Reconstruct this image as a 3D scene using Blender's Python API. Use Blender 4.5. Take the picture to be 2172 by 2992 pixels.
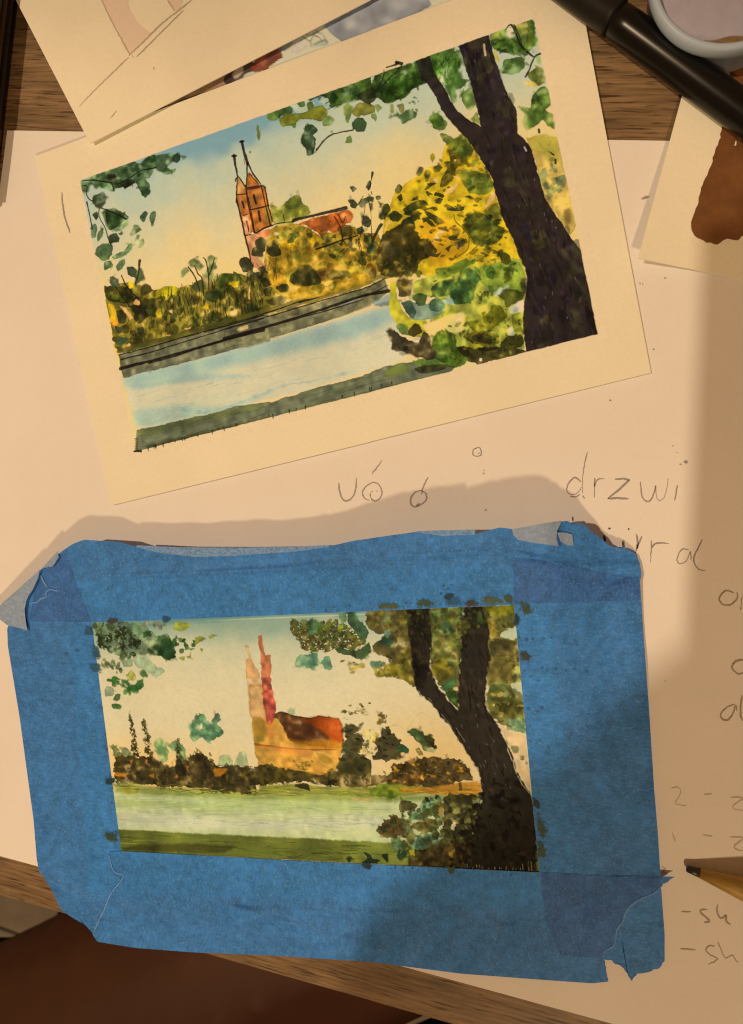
import bpy, bmesh, math, random
import numpy as np
from mathutils import Vector, Matrix

# ---------------------------------------------------------------- camera, world, lamps, exposure
IMG_W, IMG_H, FOC = 2172.0, 2992.0, 2050.0          # picture frame and focal length, in frame units
CAM_H = 0.200                                       # lens 20 cm above the table top
n_ = np.array([-0.227, -0.0677, 1.0]); n_ /= np.linalg.norm(n_)      # table normal seen from the camera
u_ = np.array([1.0, 0, 0]) - n_ * n_[0]; u_ /= np.linalg.norm(u_)
v_ = np.cross(n_, u_)
ROT = np.array([u_, v_, n_])                        # camera axes -> world axes

scene = bpy.context.scene
for o in list(bpy.data.objects): bpy.data.objects.remove(o)
C = scene.collection
cam_d = bpy.data.cameras.new('camera'); cam = bpy.data.objects.new('camera', cam_d); C.objects.link(cam)
cam_d.sensor_fit = 'VERTICAL'; cam_d.sensor_height = 24.0; cam_d.lens = 24.0 * FOC / IMG_H
cam_d.clip_start = 0.01; cam_d.clip_end = 20
M = Matrix([[float(ROT[i, j]) for j in range(3)] for i in range(3)]).to_4x4(); M.translation = (0, 0, CAM_H)
cam.matrix_world = M; scene.camera = cam
cam_d.dof.use_dof = True; cam_d.dof.focus_distance = 0.204; cam_d.dof.aperture_fstop = 13

world = bpy.data.worlds.new('World'); scene.world = world; world.use_nodes = True
bg = world.node_tree.nodes['Background']; bg.inputs[0].default_value = (1.0, 0.48, 0.175, 1); bg.inputs[1].default_value = 0.255

def area_lamp(name, loc, target, size, power, color):
    d = bpy.data.lights.new(name, 'AREA'); d.shape = 'DISK'; d.size = size; d.energy = power; d.color = color
    o = bpy.data.objects.new(name, d); C.objects.link(o); o.location = loc
    o.rotation_euler = (Vector(target) - Vector(loc)).to_track_quat('-Z', 'Y').to_euler()
    return o
area_lamp('lamp_by_the_sitter', (0.20, -0.72, 0.80), (0, 0, 0), 0.075, 4.9, (1.0, 0.66, 0.35))
area_lamp('lamp_across_the_room', (-0.47, 0.06, 1.05), (0, 0, 0), 0.022, 6.1, (1.0, 0.72, 0.45))

scene.view_settings.view_transform = 'Standard'; scene.view_settings.look = 'None'
scene.view_settings.exposure = 0.0; scene.view_settings.gamma = 1.0; scene.view_settings.use_curve_mapping = False
scene.render.engine = 'CYCLES'
scene.cycles.use_denoising = True; scene.cycles.filter_width = 1.1; scene.cycles.denoising_prefilter = 'ACCURATE'; scene.cycles.max_bounces = 6

def at(pts, z=0.0):
    """points of the table scene: where the sight line through frame point (x, y) meets height z"""
    p = np.atleast_2d(np.asarray(pts, float))
    r = np.c_[(p[:, 0] - IMG_W / 2) / FOC, -(p[:, 1] - IMG_H / 2) / FOC, -np.ones(len(p))] @ ROT.T
    z = np.broadcast_to(np.asarray(z, float), (len(p),))
    t = (z - CAM_H) / r[:, 2]
    return np.c_[r[:, 0] * t, r[:, 1] * t, z]
# ---------------------------------------------------------------- brush engine
# Watercolour is laid down stroke by stroke on an array of paper reflectances; the
# result becomes the colour attribute of the fine mesh that carries the paint.
E_LIGHT = np.array([0.880, 0.570, 0.320])          # colour of the warm room light

def lin(v):
    v = np.asarray(v, float) / 255.0
    return np.where(v <= 0.04045, v / 12.92, ((v + 0.055) / 1.055) ** 2.4)

def pig(r, g, b):                                   # reflectance of a colour seen under that light
    return np.clip(lin((r, g, b)) / E_LIGHT, 0.002, 0.95)

def quad_h(src, dst):                               # homography from four point pairs
    A = []
    for (x, y), (u, v) in zip(src, dst):
        A.append([x, y, 1, 0, 0, 0, -u * x, -u * y, -u])
        A.append([0, 0, 0, x, y, 1, -v * x, -v * y, -v])
    return np.linalg.svd(np.array(A, float))[2][-1].reshape(3, 3)

def app_h(Hm, p):
    p = np.atleast_2d(np.asarray(p, float))
    q = np.c_[p, np.ones(len(p))] @ Hm.T
    return q[:, :2] / q[:, 2:3]

def vnoise(h, w, cy, cx, rng):
    gh, gw = int(h / cy) + 4, int(w / cx) + 4
    g = rng.random((gh, gw))
    y = np.arange(h) / cy; x = np.arange(w) / cx
    yi = y.astype(int); xi = x.astype(int); fy = y - yi; fx = x - xi
    fy = fy * fy * (3 - 2 * fy); fx = fx * fx * (3 - 2 * fx)
    a = g[yi][:, xi]; b = g[yi][:, xi + 1]; c = g[yi + 1][:, xi]; d = g[yi + 1][:, xi + 1]
    fx = fx[None]; fy = fy[:, None]
    return (a * (1 - fx) + b * fx) * (1 - fy) + (c * (1 - fx) + d * fx) * fy

def smooth_pts(pts, n=4, closed=True):
    P = np.asarray(pts, float); m = len(P); out = []
    rngi = range(m) if closed else range(m - 1)
    for i in rngi:
        if closed:
            p0, p1, p2, p3 = P[i - 1], P[i], P[(i + 1) % m], P[(i + 2) % m]
        else:
            p0, p1, p2, p3 = P[max(i - 1, 0)], P[i], P[i + 1], P[min(i + 2, m - 1)]
        for k in range(n):
            t = k / n
            out.append(0.5 * ((2 * p1) + (-p0 + p2) * t + (2 * p0 - 5 * p1 + 4 * p2 - p3) * t * t + (-p0 + 3 * p1 - 3 * p2 + p3) * t ** 3))
    if not closed:
        out.append(P[-1])
    return np.array(out)

def sstep(a, b, x):
    t = np.clip((x - a) / (b - a), 0, 1)
    return t * t * (3 - 2 * t)

class Painter:
    def __init__(s, quad, W, H, margin, paper, seed, rag=1.0):
        # quad: picture corners TL TR BR BL; margin: extra border in units of the picture's own size
        s.W, s.H, s.m = W, H, margin
        mx, my = margin
        sx, sy = (W - 1) / (1 + 2 * mx), (H - 1) / (1 + 2 * my)
        dst = [(mx * sx, my * sy), ((1 + mx) * sx, my * sy), ((1 + mx) * sx, (1 + my) * sy), (mx * sx, (1 + my) * sy)]
        s.x0, s.y0, s.x1, s.y1 = dst[0][0], dst[0][1], dst[2][0], dst[2][1]
        s.to = quad_h(quad, dst); s.back = quad_h(dst, quad)
        s.rng = np.random.default_rng(seed); s.rag = rag; s.wk = 1.0 + .35 * rag
        s.C = np.empty((H, W, 3)); s.C[:] = paper; s.paper = np.asarray(paper)
        r = s.rng
        s.n3 = vnoise(H, W, 2.2, 2.2, r); s.n6 = vnoise(H, W, 5, 5, r); s.n12 = vnoise(H, W, 11, 11, r)
        s.n30 = vnoise(H, W, 30, 30, r); s.n80 = vnoise(H, W, 80, 80, r)
        s.hs = vnoise(H, W, 2.0, 34, r)                  # streaks along the picture
        s.wx = (vnoise(H, W, 7, 7, r) - .5) * 1.3 + (vnoise(H, W, 20, 20, r) - .5) * 1.6 + (vnoise(H, W, 3, 3, r) - .5) * .7
        s.wy = (vnoise(H, W, 7, 7, r) - .5) * 1.3 + (vnoise(H, W, 20, 20, r) - .5) * 1.6 + (vnoise(H, W, 3, 3, r) - .5) * .7
        s.YY, s.XX = np.mgrid[0:H, 0:W].astype(float)
        s.tile(0, 0, 1646)
    def tile(s, x0, y0, w):
        s.t = (x0, y0, w / 1646.0)
        a = app_h(s.to, [(x0, y0), (x0 + w, y0)])
        s.sc = np.linalg.norm(a[1] - a[0]) / 1646.0      # raster units per tile unit
    def P(s, pts):
        p = np.asarray(pts, float)
        return app_h(s.to, np.c_[s.t[0] + p[:, 0] * s.t[2], s.t[1] + p[:, 1] * s.t[2]])
    def box(s, P, pad):
        x0 = int(max(0, np.floor(P[:, 0].min() - pad))); x1 = int(min(s.W, np.ceil(P[:, 0].max() + pad) + 1))
        y0 = int(max(0, np.floor(P[:, 1].min() - pad))); y1 = int(min(s.H, np.ceil(P[:, 1].max() + pad) + 1))
        return x0, x1, y0, y1
    def sdf(s, P, b, warp):
        x0, x1, y0, y1 = b
        X = s.XX[y0:y1, x0:x1] + s.wx[y0:y1, x0:x1] * warp; Y = s.YY[y0:y1, x0:x1] + s.wy[y0:y1, x0:x1] * warp
        d = np.full(X.shape, 1e9); ins = np.zeros(X.shape, bool)
        n = len(P)
        for i in range(n):
            ax, ay = P[i]; bx, by = P[(i + 1) % n]
            ex, ey = bx - ax, by - ay
            px, py = X - ax, Y - ay
            t = np.clip((px * ex + py * ey) / (ex * ex + ey * ey + 1e-12), 0, 1)
            d = np.minimum(d, (px - ex * t) ** 2 + (py - ey * t) ** 2)
            if ay != by:
                ins ^= ((ay > Y) != (by > Y)) & (px < ex * py / ey)
        d = np.sqrt(d)
        return np.where(ins, d, -d)
    def lay(s, b, m, col, mode):
        x0, x1, y0, y1 = b
        C = s.C[y0:y1, x0:x1]; m = m[..., None]
        if mode == 'mul':
            C *= (1 - m) + m * np.clip(np.asarray(col) / s.paper, 0, 1.2)
        else:
            C += (col - C) * m
    def inside(s, b):
        x0, x1, y0, y1 = b
        X = s.XX[y0:y1, x0:x1] + s.wx[y0:y1, x0:x1] * .6; Y = s.YY[y0:y1, x0:x1] + s.wy[y0:y1, x0:x1] * .6
        return sstep(-.6, .6, np.minimum(np.minimum(X - s.x0, s.x1 - X), np.minimum(Y - s.y0, s.y1 - Y)))
    def fillr(s, P, col, a=.9, soft=.8, warp=1.0, edge=.25, var=.25, mode='mix', clip=True, dry=None):
        b = s.box(P, soft * 2 + 4 + warp * 2)
        x0, x1, y0, y1 = b
        if x1 - x0 < 2 or y1 - y0 < 2: return
        d = s.sdf(P, b, warp * s.wk)
        size = min(1.0, math.sqrt((x1 - x0) * (y1 - y0)) / 40.0)
        if s.rag and soft < 2:                           # ragged brush edge
            d = d + ((s.n3[y0:y1, x0:x1] - .5) * .6 + (s.n6[y0:y1, x0:x1] - .5) * 2.2 + (s.n12[y0:y1, x0:x1] - .5) * 2.6) * s.rag * size
        if soft < 2 and var >= .2:                       # wet edge: crisp here, bled there
            k = soft * (.7 + 3.2 * sstep(.5, .85, s.n30[y0:y1, x0:x1]) * size)
            m = sstep(-k, k, d)
            if var >= .35: m = m * np.clip(1.1 - .55 * sstep(.45, .9, s.n12[y0:y1, x0:x1] * .6 + s.n30[y0:y1, x0:x1] * .4) * size, 0, 1)
        else: m = sstep(-soft, soft, d)
        if clip: m = m * s.inside(b)
        if dry is not None:                              # dry brush: paint only on the tooth of the paper
            nn = s.n3[y0:y1, x0:x1] * .55 + s.n6[y0:y1, x0:x1] * .45
            m = m * sstep(dry - .06, dry + .06, nn + .12 * sstep(0, 14, d))
        v = (s.n12[y0:y1, x0:x1] - .5) * 1.7 + (s.n6[y0:y1, x0:x1] - .5) * .6 + (s.n30[y0:y1, x0:x1] - .5) * 1.1
        if soft >= 2.5: v = (s.n30[y0:y1, x0:x1] - .5) * 1.0 + (s.n80[y0:y1, x0:x1] - .5) * 1.2 + (s.n3[y0:y1, x0:x1] - .5) * .3
        h = ((s.n30[y0:y1, x0:x1] - .5) * 1.4 + (s.n12[y0:y1, x0:x1] - .5)) * var
        k = np.exp(var * 1.9 * v)[..., None] * np.stack([1 + .26 * h, 1 + .08 * h, 1 - .4 * h], -1)
        if edge: k = k * (1 - .6 * edge * (sstep(-1, 0.6, d) * (1 - sstep(.8, 3.2, d))))[..., None]
        s.lay(b, np.clip(m * a, 0, 1), np.asarray(col) * k, mode)
    def f(s, pts, col, a=.9, soft=.8, warp=1.0, edge=.25, var=.25, mode='mix', sm=True, clip=True, dry=None):
        P = s.P(pts)
        if sm and len(P) > 3:                            # take the corners off a little
            Q = np.roll(P, -1, 0); P = np.stack([P * .84 + Q * .16, P * .16 + Q * .84], 1).reshape(-1, 2)
        s.fillr(P, pig(*col), a, soft, warp, edge, var, mode, clip, dry)
        if var >= .3 and soft < 2 and dry is None: s.detail(P, pig(*col), var)
    def detail(s, P, c, var):                            # smaller wet-in-wet touches inside a stroke
        x, y = P[:, 0], P[:, 1]
        area = .5 * abs(np.dot(x, np.roll(y, -1)) - np.dot(y, np.roll(x, -1)))
        n = int(min(40, area / 130)); lo, hi = P.min(0), P.max(0); k = t = 0
        while k < n and t < n * 12:
            t += 1
            q = lo + s.rng.random(2) * (hi - lo); ins = False; j = len(P) - 1
            for i in range(len(P)):
                if (P[i, 1] > q[1]) != (P[j, 1] > q[1]) and q[0] < (P[j, 0] - P[i, 0]) * (q[1] - P[i, 1]) / (P[j, 1] - P[i, 1]) + P[i, 0]: ins = not ins
                j = i
            if not ins: continue
            k += 1; r = s.rng.uniform(2.6, 7.5)
            b = s.blob(q[0], q[1], r * 1.5, r * s.rng.uniform(.35, .8), s.rng.random() * 3.14, 7, .4)
            g = s.rng.uniform(.52, .85) if s.rng.random() < .62 else s.rng.uniform(1.15, 1.6)
            s.fillr(b, c * g * np.array([s.rng.uniform(.9, 1.15), 1, s.rng.uniform(.75, 1.2)]), s.rng.uniform(.3, .75) * min(1, var * 2), .7, 1.0, .1, .2)
    def l(s, pts, w, col, a=.92, warp=.5, soft=.6, sm=True, clip=False):
        P = s.P(pts); n = len(P)
        ws = np.atleast_1d(np.asarray(w, float)) * s.sc * .5
        if len(ws) == 1: ws = np.repeat(ws, n)
        ws = np.interp(np.linspace(0, 1, n), np.linspace(0, 1, len(ws)), ws)
        if sm and n > 2:
            k = 4; ws = np.interp(np.linspace(0, n - 1, (n - 1) * k + 1), np.arange(n), ws); P = smooth_pts(P, k, False)
        b = s.box(P, ws.max() + 4)
        x0, x1, y0, y1 = b
        if x1 - x0 < 2 or y1 - y0 < 2: return
        X = s.XX[y0:y1, x0:x1] + s.wx[y0:y1, x0:x1] * warp; Y = s.YY[y0:y1, x0:x1] + s.wy[y0:y1, x0:x1] * warp
        d = np.full(X.shape, -1e9)
        for i in range(len(P) - 1):
            ax, ay = P[i]; ex, ey = P[i + 1] - P[i]
            px, py = X - ax, Y - ay
            t = np.clip((px * ex + py * ey) / (ex * ex + ey * ey + 1e-12), 0, 1)
            d = np.maximum(d, ws[i] + (ws[i + 1] - ws[i]) * t - np.hypot(px - ex * t, py - ey * t))
        m = sstep(-soft, soft, d + (s.n6[y0:y1, x0:x1] - .5) * .8) * a
        if clip: m = m * s.inside(b)
        s.lay(b, m, pig(*col) * (1 + .5 * (s.n12[y0:y1, x0:x1] - .5))[..., None], 'mix')
    def blob(s, cx, cy, rx, ry, ang, k=9, jit=.28):      # an irregular dab outline in tile units
        t = np.linspace(0, 2 * math.pi, k, endpoint=False) + s.rng.random() * .6
        r = 1 + (s.rng.random(k) - .5) * 2 * jit
        x = np.cos(t) * rx * r; y = np.sin(t) * ry * r
        c, q = math.cos(ang), math.sin(ang)
        return np.c_[cx + x * c - y * q, cy + x * q + y * c]
    def dabs(s, poly, n, r, cols, asp=(.5, .9), ang=(0, 3.14), a=(.6, .95), edge=.3, var=.3, warp=1.0, dry=None, jit=.3, inner=True):
        poly = np.asarray(poly, float)
        if r[1] * s.sc <= 6.5: r = (r[0] * 1.7, r[1] * 1.7); n = int(n * .5) + 1   # no touch finer than the brush tip
        lo, hi = poly.min(0), poly.max(0); k = 0; tries = 0
        while k < n and tries < n * 30:
            tries += 1
            p = lo + s.rng.random(2) * (hi - lo)
            c = False; j = len(poly) - 1
            for i in range(len(poly)):
                if (poly[i, 1] > p[1]) != (poly[j, 1] > p[1]) and p[0] < (poly[j, 0] - poly[i, 0]) * (p[1] - poly[i, 1]) / (poly[j, 1] - poly[i, 1]) + poly[i, 0]: c = not c
                j = i
            if not c: continue
            k += 1
            R = r[0] + (r[1] - r[0]) * s.rng.random() ** 1.5
            q = s.blob(p[0], p[1], R, R * s.rng.uniform(*asp), s.rng.uniform(*ang), 8, jit)
            col = cols[s.rng.integers(len(cols))]
            s.fillr(smooth_pts(s.P(q), 2), pig(*col) * s.rng.uniform(.8, 1.2), s.rng.uniform(*a), .8, warp, edge, var, 'mix', True, dry)
    def strokes(s, poly, n, length, w, cols, ang, a=(.5, .9)):   # short brush or pen strokes
        poly = np.asarray(poly, float); lo, hi = poly.min(0), poly.max(0); k = 0; tries = 0
        while k < n and tries < n * 30:
            tries += 1
            p = lo + s.rng.random(2) * (hi - lo)
            c = False; j = len(poly) - 1
            for i in range(len(poly)):
                if (poly[i, 1] > p[1]) != (poly[j, 1] > p[1]) and p[0] < (poly[j, 0] - poly[i, 0]) * (p[1] - poly[i, 1]) / (poly[j, 1] - poly[i, 1]) + poly[i, 0]: c = not c
                j = i
            if not c: continue
            k += 1
            L = s.rng.uniform(*length); t = s.rng.uniform(*ang)
            dx, dy = math.cos(t) * L / 2, math.sin(t) * L / 2; bx, by = s.rng.normal(0, L * .06, 2)
            s.l([(p[0] - dx, p[1] - dy), (p[0] + bx, p[1] + by), (p[0] + dx, p[1] + dy)], [w[0], w[1], w[0] * .6], cols[s.rng.integers(len(cols))], a=s.rng.uniform(*a), clip=True)
    def deepen(s, e):                                    # second, denser pass of every wash
        s.C = s.paper * np.clip(s.C / s.paper, .002, 1.25) ** e
    def vert(s, t0, t1):                                 # smooth step in picture height, 0 top .. 1 bottom
        v = (s.YY - s.y0) / (s.y1 - s.y0)
        return sstep(t0, t1, v + (s.n80 - .5) * .12 + (s.n30 - .5) * .05)
    def field(s, m, col, a=1.0):
        full = s.inside((0, s.W, 0, s.H))
        s.C += (pig(*col) - s.C) * (np.clip(m * a, 0, 1) * full)[..., None]
# ---------------------------------------------------------------- the finished picture on the upper card
def paint_finished(p):
    U = (p.XX - p.x0) / (p.x1 - p.x0); V = (p.YY - p.y0) / (p.y1 - p.y0)
    G1, G2, G3, G4 = (50, 70, 28), (78, 98, 42), (112, 130, 75), (140, 152, 98)
    OL, OD, YE, YO, PE = (122, 112, 28), (72, 64, 28), (212, 172, 34), (224, 162, 34), (236, 178, 104)
    TG, INK, BR = (62, 78, 48), (40, 27, 24), (76, 62, 32)
    p.rag = .4
    # sky and water washes
    p.field(np.ones_like(U), (231, 194, 130))
    p.field(1 - p.vert(.06, .42), (194, 188, 154), .95)
    p.field((1 - sstep(.0, .085, V + (p.n30 - .5) * .06 - .03 * np.exp(-((U - .36) / .13) ** 2))) * sstep(.0, .25, U) * (1 - sstep(.5, .7, U)), (106, 146, 156), .9)
    p.field((1 - sstep(.0, .2, V + (p.n30 - .5) * .1)) * (1 - sstep(.4, .7, U)), (170, 176, 162), .4)
    p.field(sstep(.35, .62, V) * (1 - sstep(.66, .72, V)), (236, 193, 106), .8)
    p.field(sstep(.48, .75, U) * sstep(.14, .4, V) * (1 - sstep(.5, .6, V)), (234, 193, 118), .7)
    p.tile(320, 940, 1000)
    p.f([(60, 250), (200, 230), (480, 160), (780, 90), (1060, 5), (1300, -60), (1420, -70), (1400, 60), (1440, 180), (1200, 250), (900, 340), (600, 410), (360, 470), (130, 520)], (214, 192, 146), 1, soft=3, edge=0, var=.05)
    p.f([(60, 262), (480, 165), (1060, 8), (1380, -90), (1400, -20), (1250, 60), (960, 130), (700, 190), (480, 240), (280, 285), (75, 310)], (160, 174, 174), .85, soft=14, edge=0, var=.12)
    p.f([(75, 300), (180, 295), (420, 240), (700, 260), (560, 275), (300, 300), (120, 330)], (150, 170, 174), .6, soft=7, edge=0, var=.2)
    p.f([(110, 425), (330, 395), (520, 410), (640, 375), (800, 320), (700, 380), (520, 440), (300, 480), (125, 515)], (174, 184, 180), .75, soft=8, edge=0, var=.15)
    p.l([(340, 425), (430, 430), (520, 425), (620, 385), (740, 345), (900, 295), (1060, 265), (1180, 235)], 6, (150, 166, 168), .5, warp=3, soft=2)
    p.l([(340, 410), (400, 440), (470, 430)], 5, (128, 158, 172), .5, warp=3)
    p.strokes([(120, 300), (600, 260), (1200, 60), (1380, 40), (1100, 240), (500, 420), (130, 500)], 60, (60, 240), (3, 5), [(162, 176, 172), (224, 194, 146), (182, 186, 168)], (-.36, -.2), (.15, .4))
    # near bank
    p.f([(130, 520), (380, 465), (520, 435), (600, 405), (780, 385), (1000, 315), (1200, 265), (1330, 215), (1440, 195), (1646, 150), (1700, 180), (1646, 240), (1400, 305), (1100, 390), (800, 465), (500, 540), (240, 605), (125, 630)], (122, 117, 84), 1, edge=.3, var=.16, sm=False)
    p.f([(130, 525), (380, 470), (540, 430), (700, 395), (760, 400), (560, 460), (300, 520), (140, 560)], (116, 116, 62), .7, soft=4, var=.4, edge=0)
    p.f([(140, 600), (500, 520), (1000, 405), (1400, 295), (1380, 312), (1000, 412), (500, 540), (230, 605)], (70, 66, 36), .7, soft=4, var=.4, edge=0)
    p.strokes([(135, 540), (600, 430), (1200, 280), (1400, 230), (1400, 300), (900, 430), (300, 590)], 160, (40, 160), (3, 5), [(88, 84, 50), (136, 126, 86), (92, 100, 48)], (-.36, -.2), (.2, .5))
    for q in range(30):                                  # paint that crept under the masking tape
        t = p.rng.random(); x = 135 + 1300 * t ** 1.4; y = 622 - 240 * (x - 135) / 900.
        p.l([(x, y - 4), (x + 1, y + p.rng.uniform(4, 16))], [7, 3], (60, 54, 30), .9, warp=1)
    for q in range(8):
        y = 560 + q * 8; p.l([(138 - q * .4, y), (122, y + 3)], 4, (60, 54, 30), .8)
    p.l([(118, 624), (150, 622)], 9, (48, 42, 26), 1)
    p.rag = .9
    # far hedge, left
    p.tile(220, 740, 550)
    p.f([(245, 300), (330, 270), (480, 250), (600, 280), (700, 330), (800, 280), (920, 300), (1050, 260), (1130, 300), (1250, 190), (1400, 170), (1500, 190), (1560, 230), (1646, 160), (1750, 200), (1750, 520), (1300, 640), (800, 760), (370, 890), (320, 700), (270, 440)], (146, 124, 40), .95, var=.45)
    p.f([(690, 400), (700, 330), (800, 282), (920, 295), (860, 360), (740, 420)], (206, 178, 36), .95, edge=.1)
    p.f([(275, 440), (340, 450), (350, 520), (380, 620), (330, 640)], (214, 168, 34), .9, edge=.1)
    p.f([(300, 560), (380, 600), (370, 640), (320, 630)], (224, 142, 44), .8)
    hedge = [(260, 320), (480, 300), (700, 400), (940, 310), (1240, 200), (1500, 190), (1646, 170), (1646, 520), (1300, 640), (800, 750), (380, 860), (330, 640)]
    p.dabs(hedge, 95, (34, 78), [OD, (78, 74, 32), (92, 88, 36), (64, 66, 32), (110, 94, 38), (84, 70, 32)], edge=.4, var=.4)
    p.dabs([(720, 420), (1240, 220), (1640, 200), (1640, 520), (900, 640), (740, 560)], 60, (18, 46), [(66, 74, 30), (84, 88, 36), (56, 60, 30)], asp=(.35, .6), ang=(1.2, 1.9), edge=.4)
    p.strokes([(730, 360), (1240, 220), (1640, 220), (1640, 500), (900, 560), (740, 500)], 150, (50, 120), (6, 9), [(44, 46, 22), (54, 54, 24), (38, 40, 22), (120, 108, 44)], (1.25, 1.75), (.5, .9))
    p.strokes([(400, 560), (700, 520), (850, 640), (800, 740), (420, 840)], 70, (30, 70), (5, 8), [(62, 56, 24), (150, 136, 44), (92, 80, 30)], (1.0, 2.0), (.4, .8))
    for q in [[(1330, 260), (1380, 240), (1430, 245), (1420, 275), (1380, 300)], [(450, 260), (500, 245), (515, 290), (470, 310)], [(700, 500), (745, 480), (750, 560), (710, 560)], [(1100, 470), (1160, 440), (1165, 490), (1120, 490)]]:
        p.f(q, (210, 172, 36), .95, edge=.1)
    for q in [[(500, 420), (530, 395), (565, 420), (555, 455), (500, 445)], [(1350, 520), (1400, 495), (1420, 530), (1370, 548)], [(370, 450), (420, 460), (500, 560), (470, 590), (440, 530)], [(810, 500), (850, 490), (845, 530)], [(580, 610), (605, 620), (595, 640)], [(940, 665), (1020, 630), (1000, 660)], [(1070, 650), (1140, 640), (1110, 665)], [(790, 715), (830, 705), (825, 740)], [(410, 850), (470, 780), (500, 830), (440, 860)], [(1510, 400), (1522, 280), (1530, 420)]]:
        p.f(q, PE, .9, edge=.1, var=.1)
    p.f([(350, 500), (400, 490), (445, 530), (440, 600), (390, 615), (360, 560)], (70, 66, 36), .95)
    p.f([(345, 630), (400, 650), (405, 690), (370, 705), (350, 670)], (72, 76, 44), .9)
    p.f([(350, 760), (400, 735), (470, 730), (430, 790), (390, 810), (355, 790)], (70, 86, 56), .9)
    p.f([(240, 290), (290, 275), (380, 300), (480, 310), (510, 380), (470, 440), (320, 430), (255, 390)], (80, 74, 30), .9, var=.45)
    p.f([(330, 360), (380, 370), (360, 410), (300, 400)], (128, 124, 34), .6)
    p.f([(300, 210), (330, 198), (370, 230), (390, 290), (320, 300), (295, 260)], (88, 96, 60), .9, var=.3)
    p.f([(570, 290), (600, 262), (660, 285), (668, 330), (620, 370), (560, 390)], (74, 66, 34), .92)
    p.f([(440, 460), (540, 450), (600, 480), (640, 540), (560, 620), (500, 580), (520, 500)], (66, 56, 30), .92, var=.4)
    p.f([(530, 650), (590, 640), (610, 690), (560, 720)], (72, 64, 44), .85)
    p.f([(450, 115), (500, 105), (530, 150), (530, 220), (480, 200), (445, 185)], (62, 74, 46), .95)
    p.f([(535, 150), (570, 125), (605, 190), (610, 235), (560, 250), (530, 290), (515, 260)], (76, 84, 46), .92)
    p.l([(562, 66), (556, 100), (550, 170), (522, 265)], [24, 20, 11, 9], (46, 36, 22))
    p.l([(400, 195), (445, 290), (500, 350), (545, 395)], [9, 11, 10], (52, 44, 22))
    p.l([(345, 290), (410, 380), (465, 450)], [9, 11, 10], (44, 42, 26))
    p.f([(1030, 260), (1090, 225), (1140, 260), (1130, 330), (1060, 350), (1015, 310)], (92, 92, 48), .9)
    p.f([(920, 150), (970, 120), (1010, 150), (970, 180), (930, 215)], (112, 122, 72), .85, var=.3)
    p.f([(985, 80), (1020, 42), (1075, 55), (1120, 110), (1090, 150), (1050, 130), (1000, 120)], (84, 98, 50), .9, var=.4)
    p.f([(1145, 30), (1180, 10), (1250, 40), (1215, 70), (1245, 130), (1200, 150), (1215, 215), (1160, 230), (1125, 190), (1160, 110)], (104, 116, 64), .88, var=.4)
    for q in [[(985, 120), (1040, 200), (1085, 335)], [(1045, 120), (1075, 185), (1105, 220), (1120, 370)], [(1116, 40), (1140, 70), (1162, 190), (1163, 315)], [(1215, 40), (1195, 110), (1170, 190)]]:
        p.l(q, [9, 12, 10], (48, 46, 26))
    p.f([(1130, 340), (1200, 320), (1250, 350), (1240, 420), (1170, 430), (1120, 400)], (62, 68, 34), .95)
    p.f([(1245, 580), (1330, 545), (1350, 600), (1290, 660), (1260, 630)], (52, 60, 30), .9)
    p.f([(1230, 230), (1260, 185), (1350, 170), (1430, 195), (1430, 240), (1340, 240), (1320, 300), (1260, 350)], (92, 98, 38), .85, var=.4)
    p.rag = .35
    # far quay: grey wall with ink lines
    p.l([(372, 862), (700, 782), (1100, 668), (1646, 520)], [30, 60, 60, 50], (96, 88, 38), .85, warp=2, clip=True)
    p.l([(1646, 520), (2300, 330), (2700, 200), (2950, 130)], [50, 56, 50, 30], (120, 104, 42), .8, warp=2, clip=True)
    p.f([(372, 890), (700, 810), (1100, 700), (1646, 545), (1700, 540), (1700, 770), (1400, 840), (900, 970), (415, 1090), (392, 1000)], (124, 116, 82), .95, var=.3, sm=False)
    p.tile(660, 660, 550)
    p.f([(-20, 890), (330, 790), (700, 690), (1250, 530), (1390, 450), (1430, 570), (1330, 660), (1100, 760), (700, 895), (300, 1005), (-20, 1075)], (124, 114, 78), .95, var=.3, sm=False)
    p.strokes([(0, 960), (700, 770), (1300, 600), (1300, 680), (700, 880), (0, 1060)], 160, (12, 40), (4, 6), [(98, 96, 66), (150, 140, 104), (108, 104, 76)], (-.6, 2.4), (.25, .55))
    p.f([(1280, 670), (1440, 590), (1460, 640), (1560, 650), (1470, 700), (1330, 700)], (150, 168, 170), .75, soft=3, edge=0)
    p.f([(1290, 690), (1420, 660), (1560, 650), (1460, 695), (1330, 705)], (122, 126, 104), .7, soft=3, edge=0)
    for q in [[(80, 925), (120, 885), (185, 865), (190, 900)], [(780, 665), (980, 590), (990, 605), (800, 680)], [(1300, 480), (1365, 455), (1375, 470), (1310, 490)], [(610, 700), (720, 675), (640, 720)], [(360, 770), (440, 748), (450, 760), (370, 785)], [(60, 745), (100, 735), (100, 780), (40, 790)]]:
        p.f(q, (222, 180, 110), .85, edge=.1, var=.15)
    for q in [[(960, 695), (1160, 640), (1190, 640), (1010, 705)], [(330, 880), (480, 850), (400, 890)]]:
        p.f(q, (160, 152, 128), .8, edge=.1)
    p.f([(520, 720), (580, 700), (640, 730), (640, 780), (540, 790)], (92, 82, 56), .8)
    p.tile(220, 740, 550)
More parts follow.
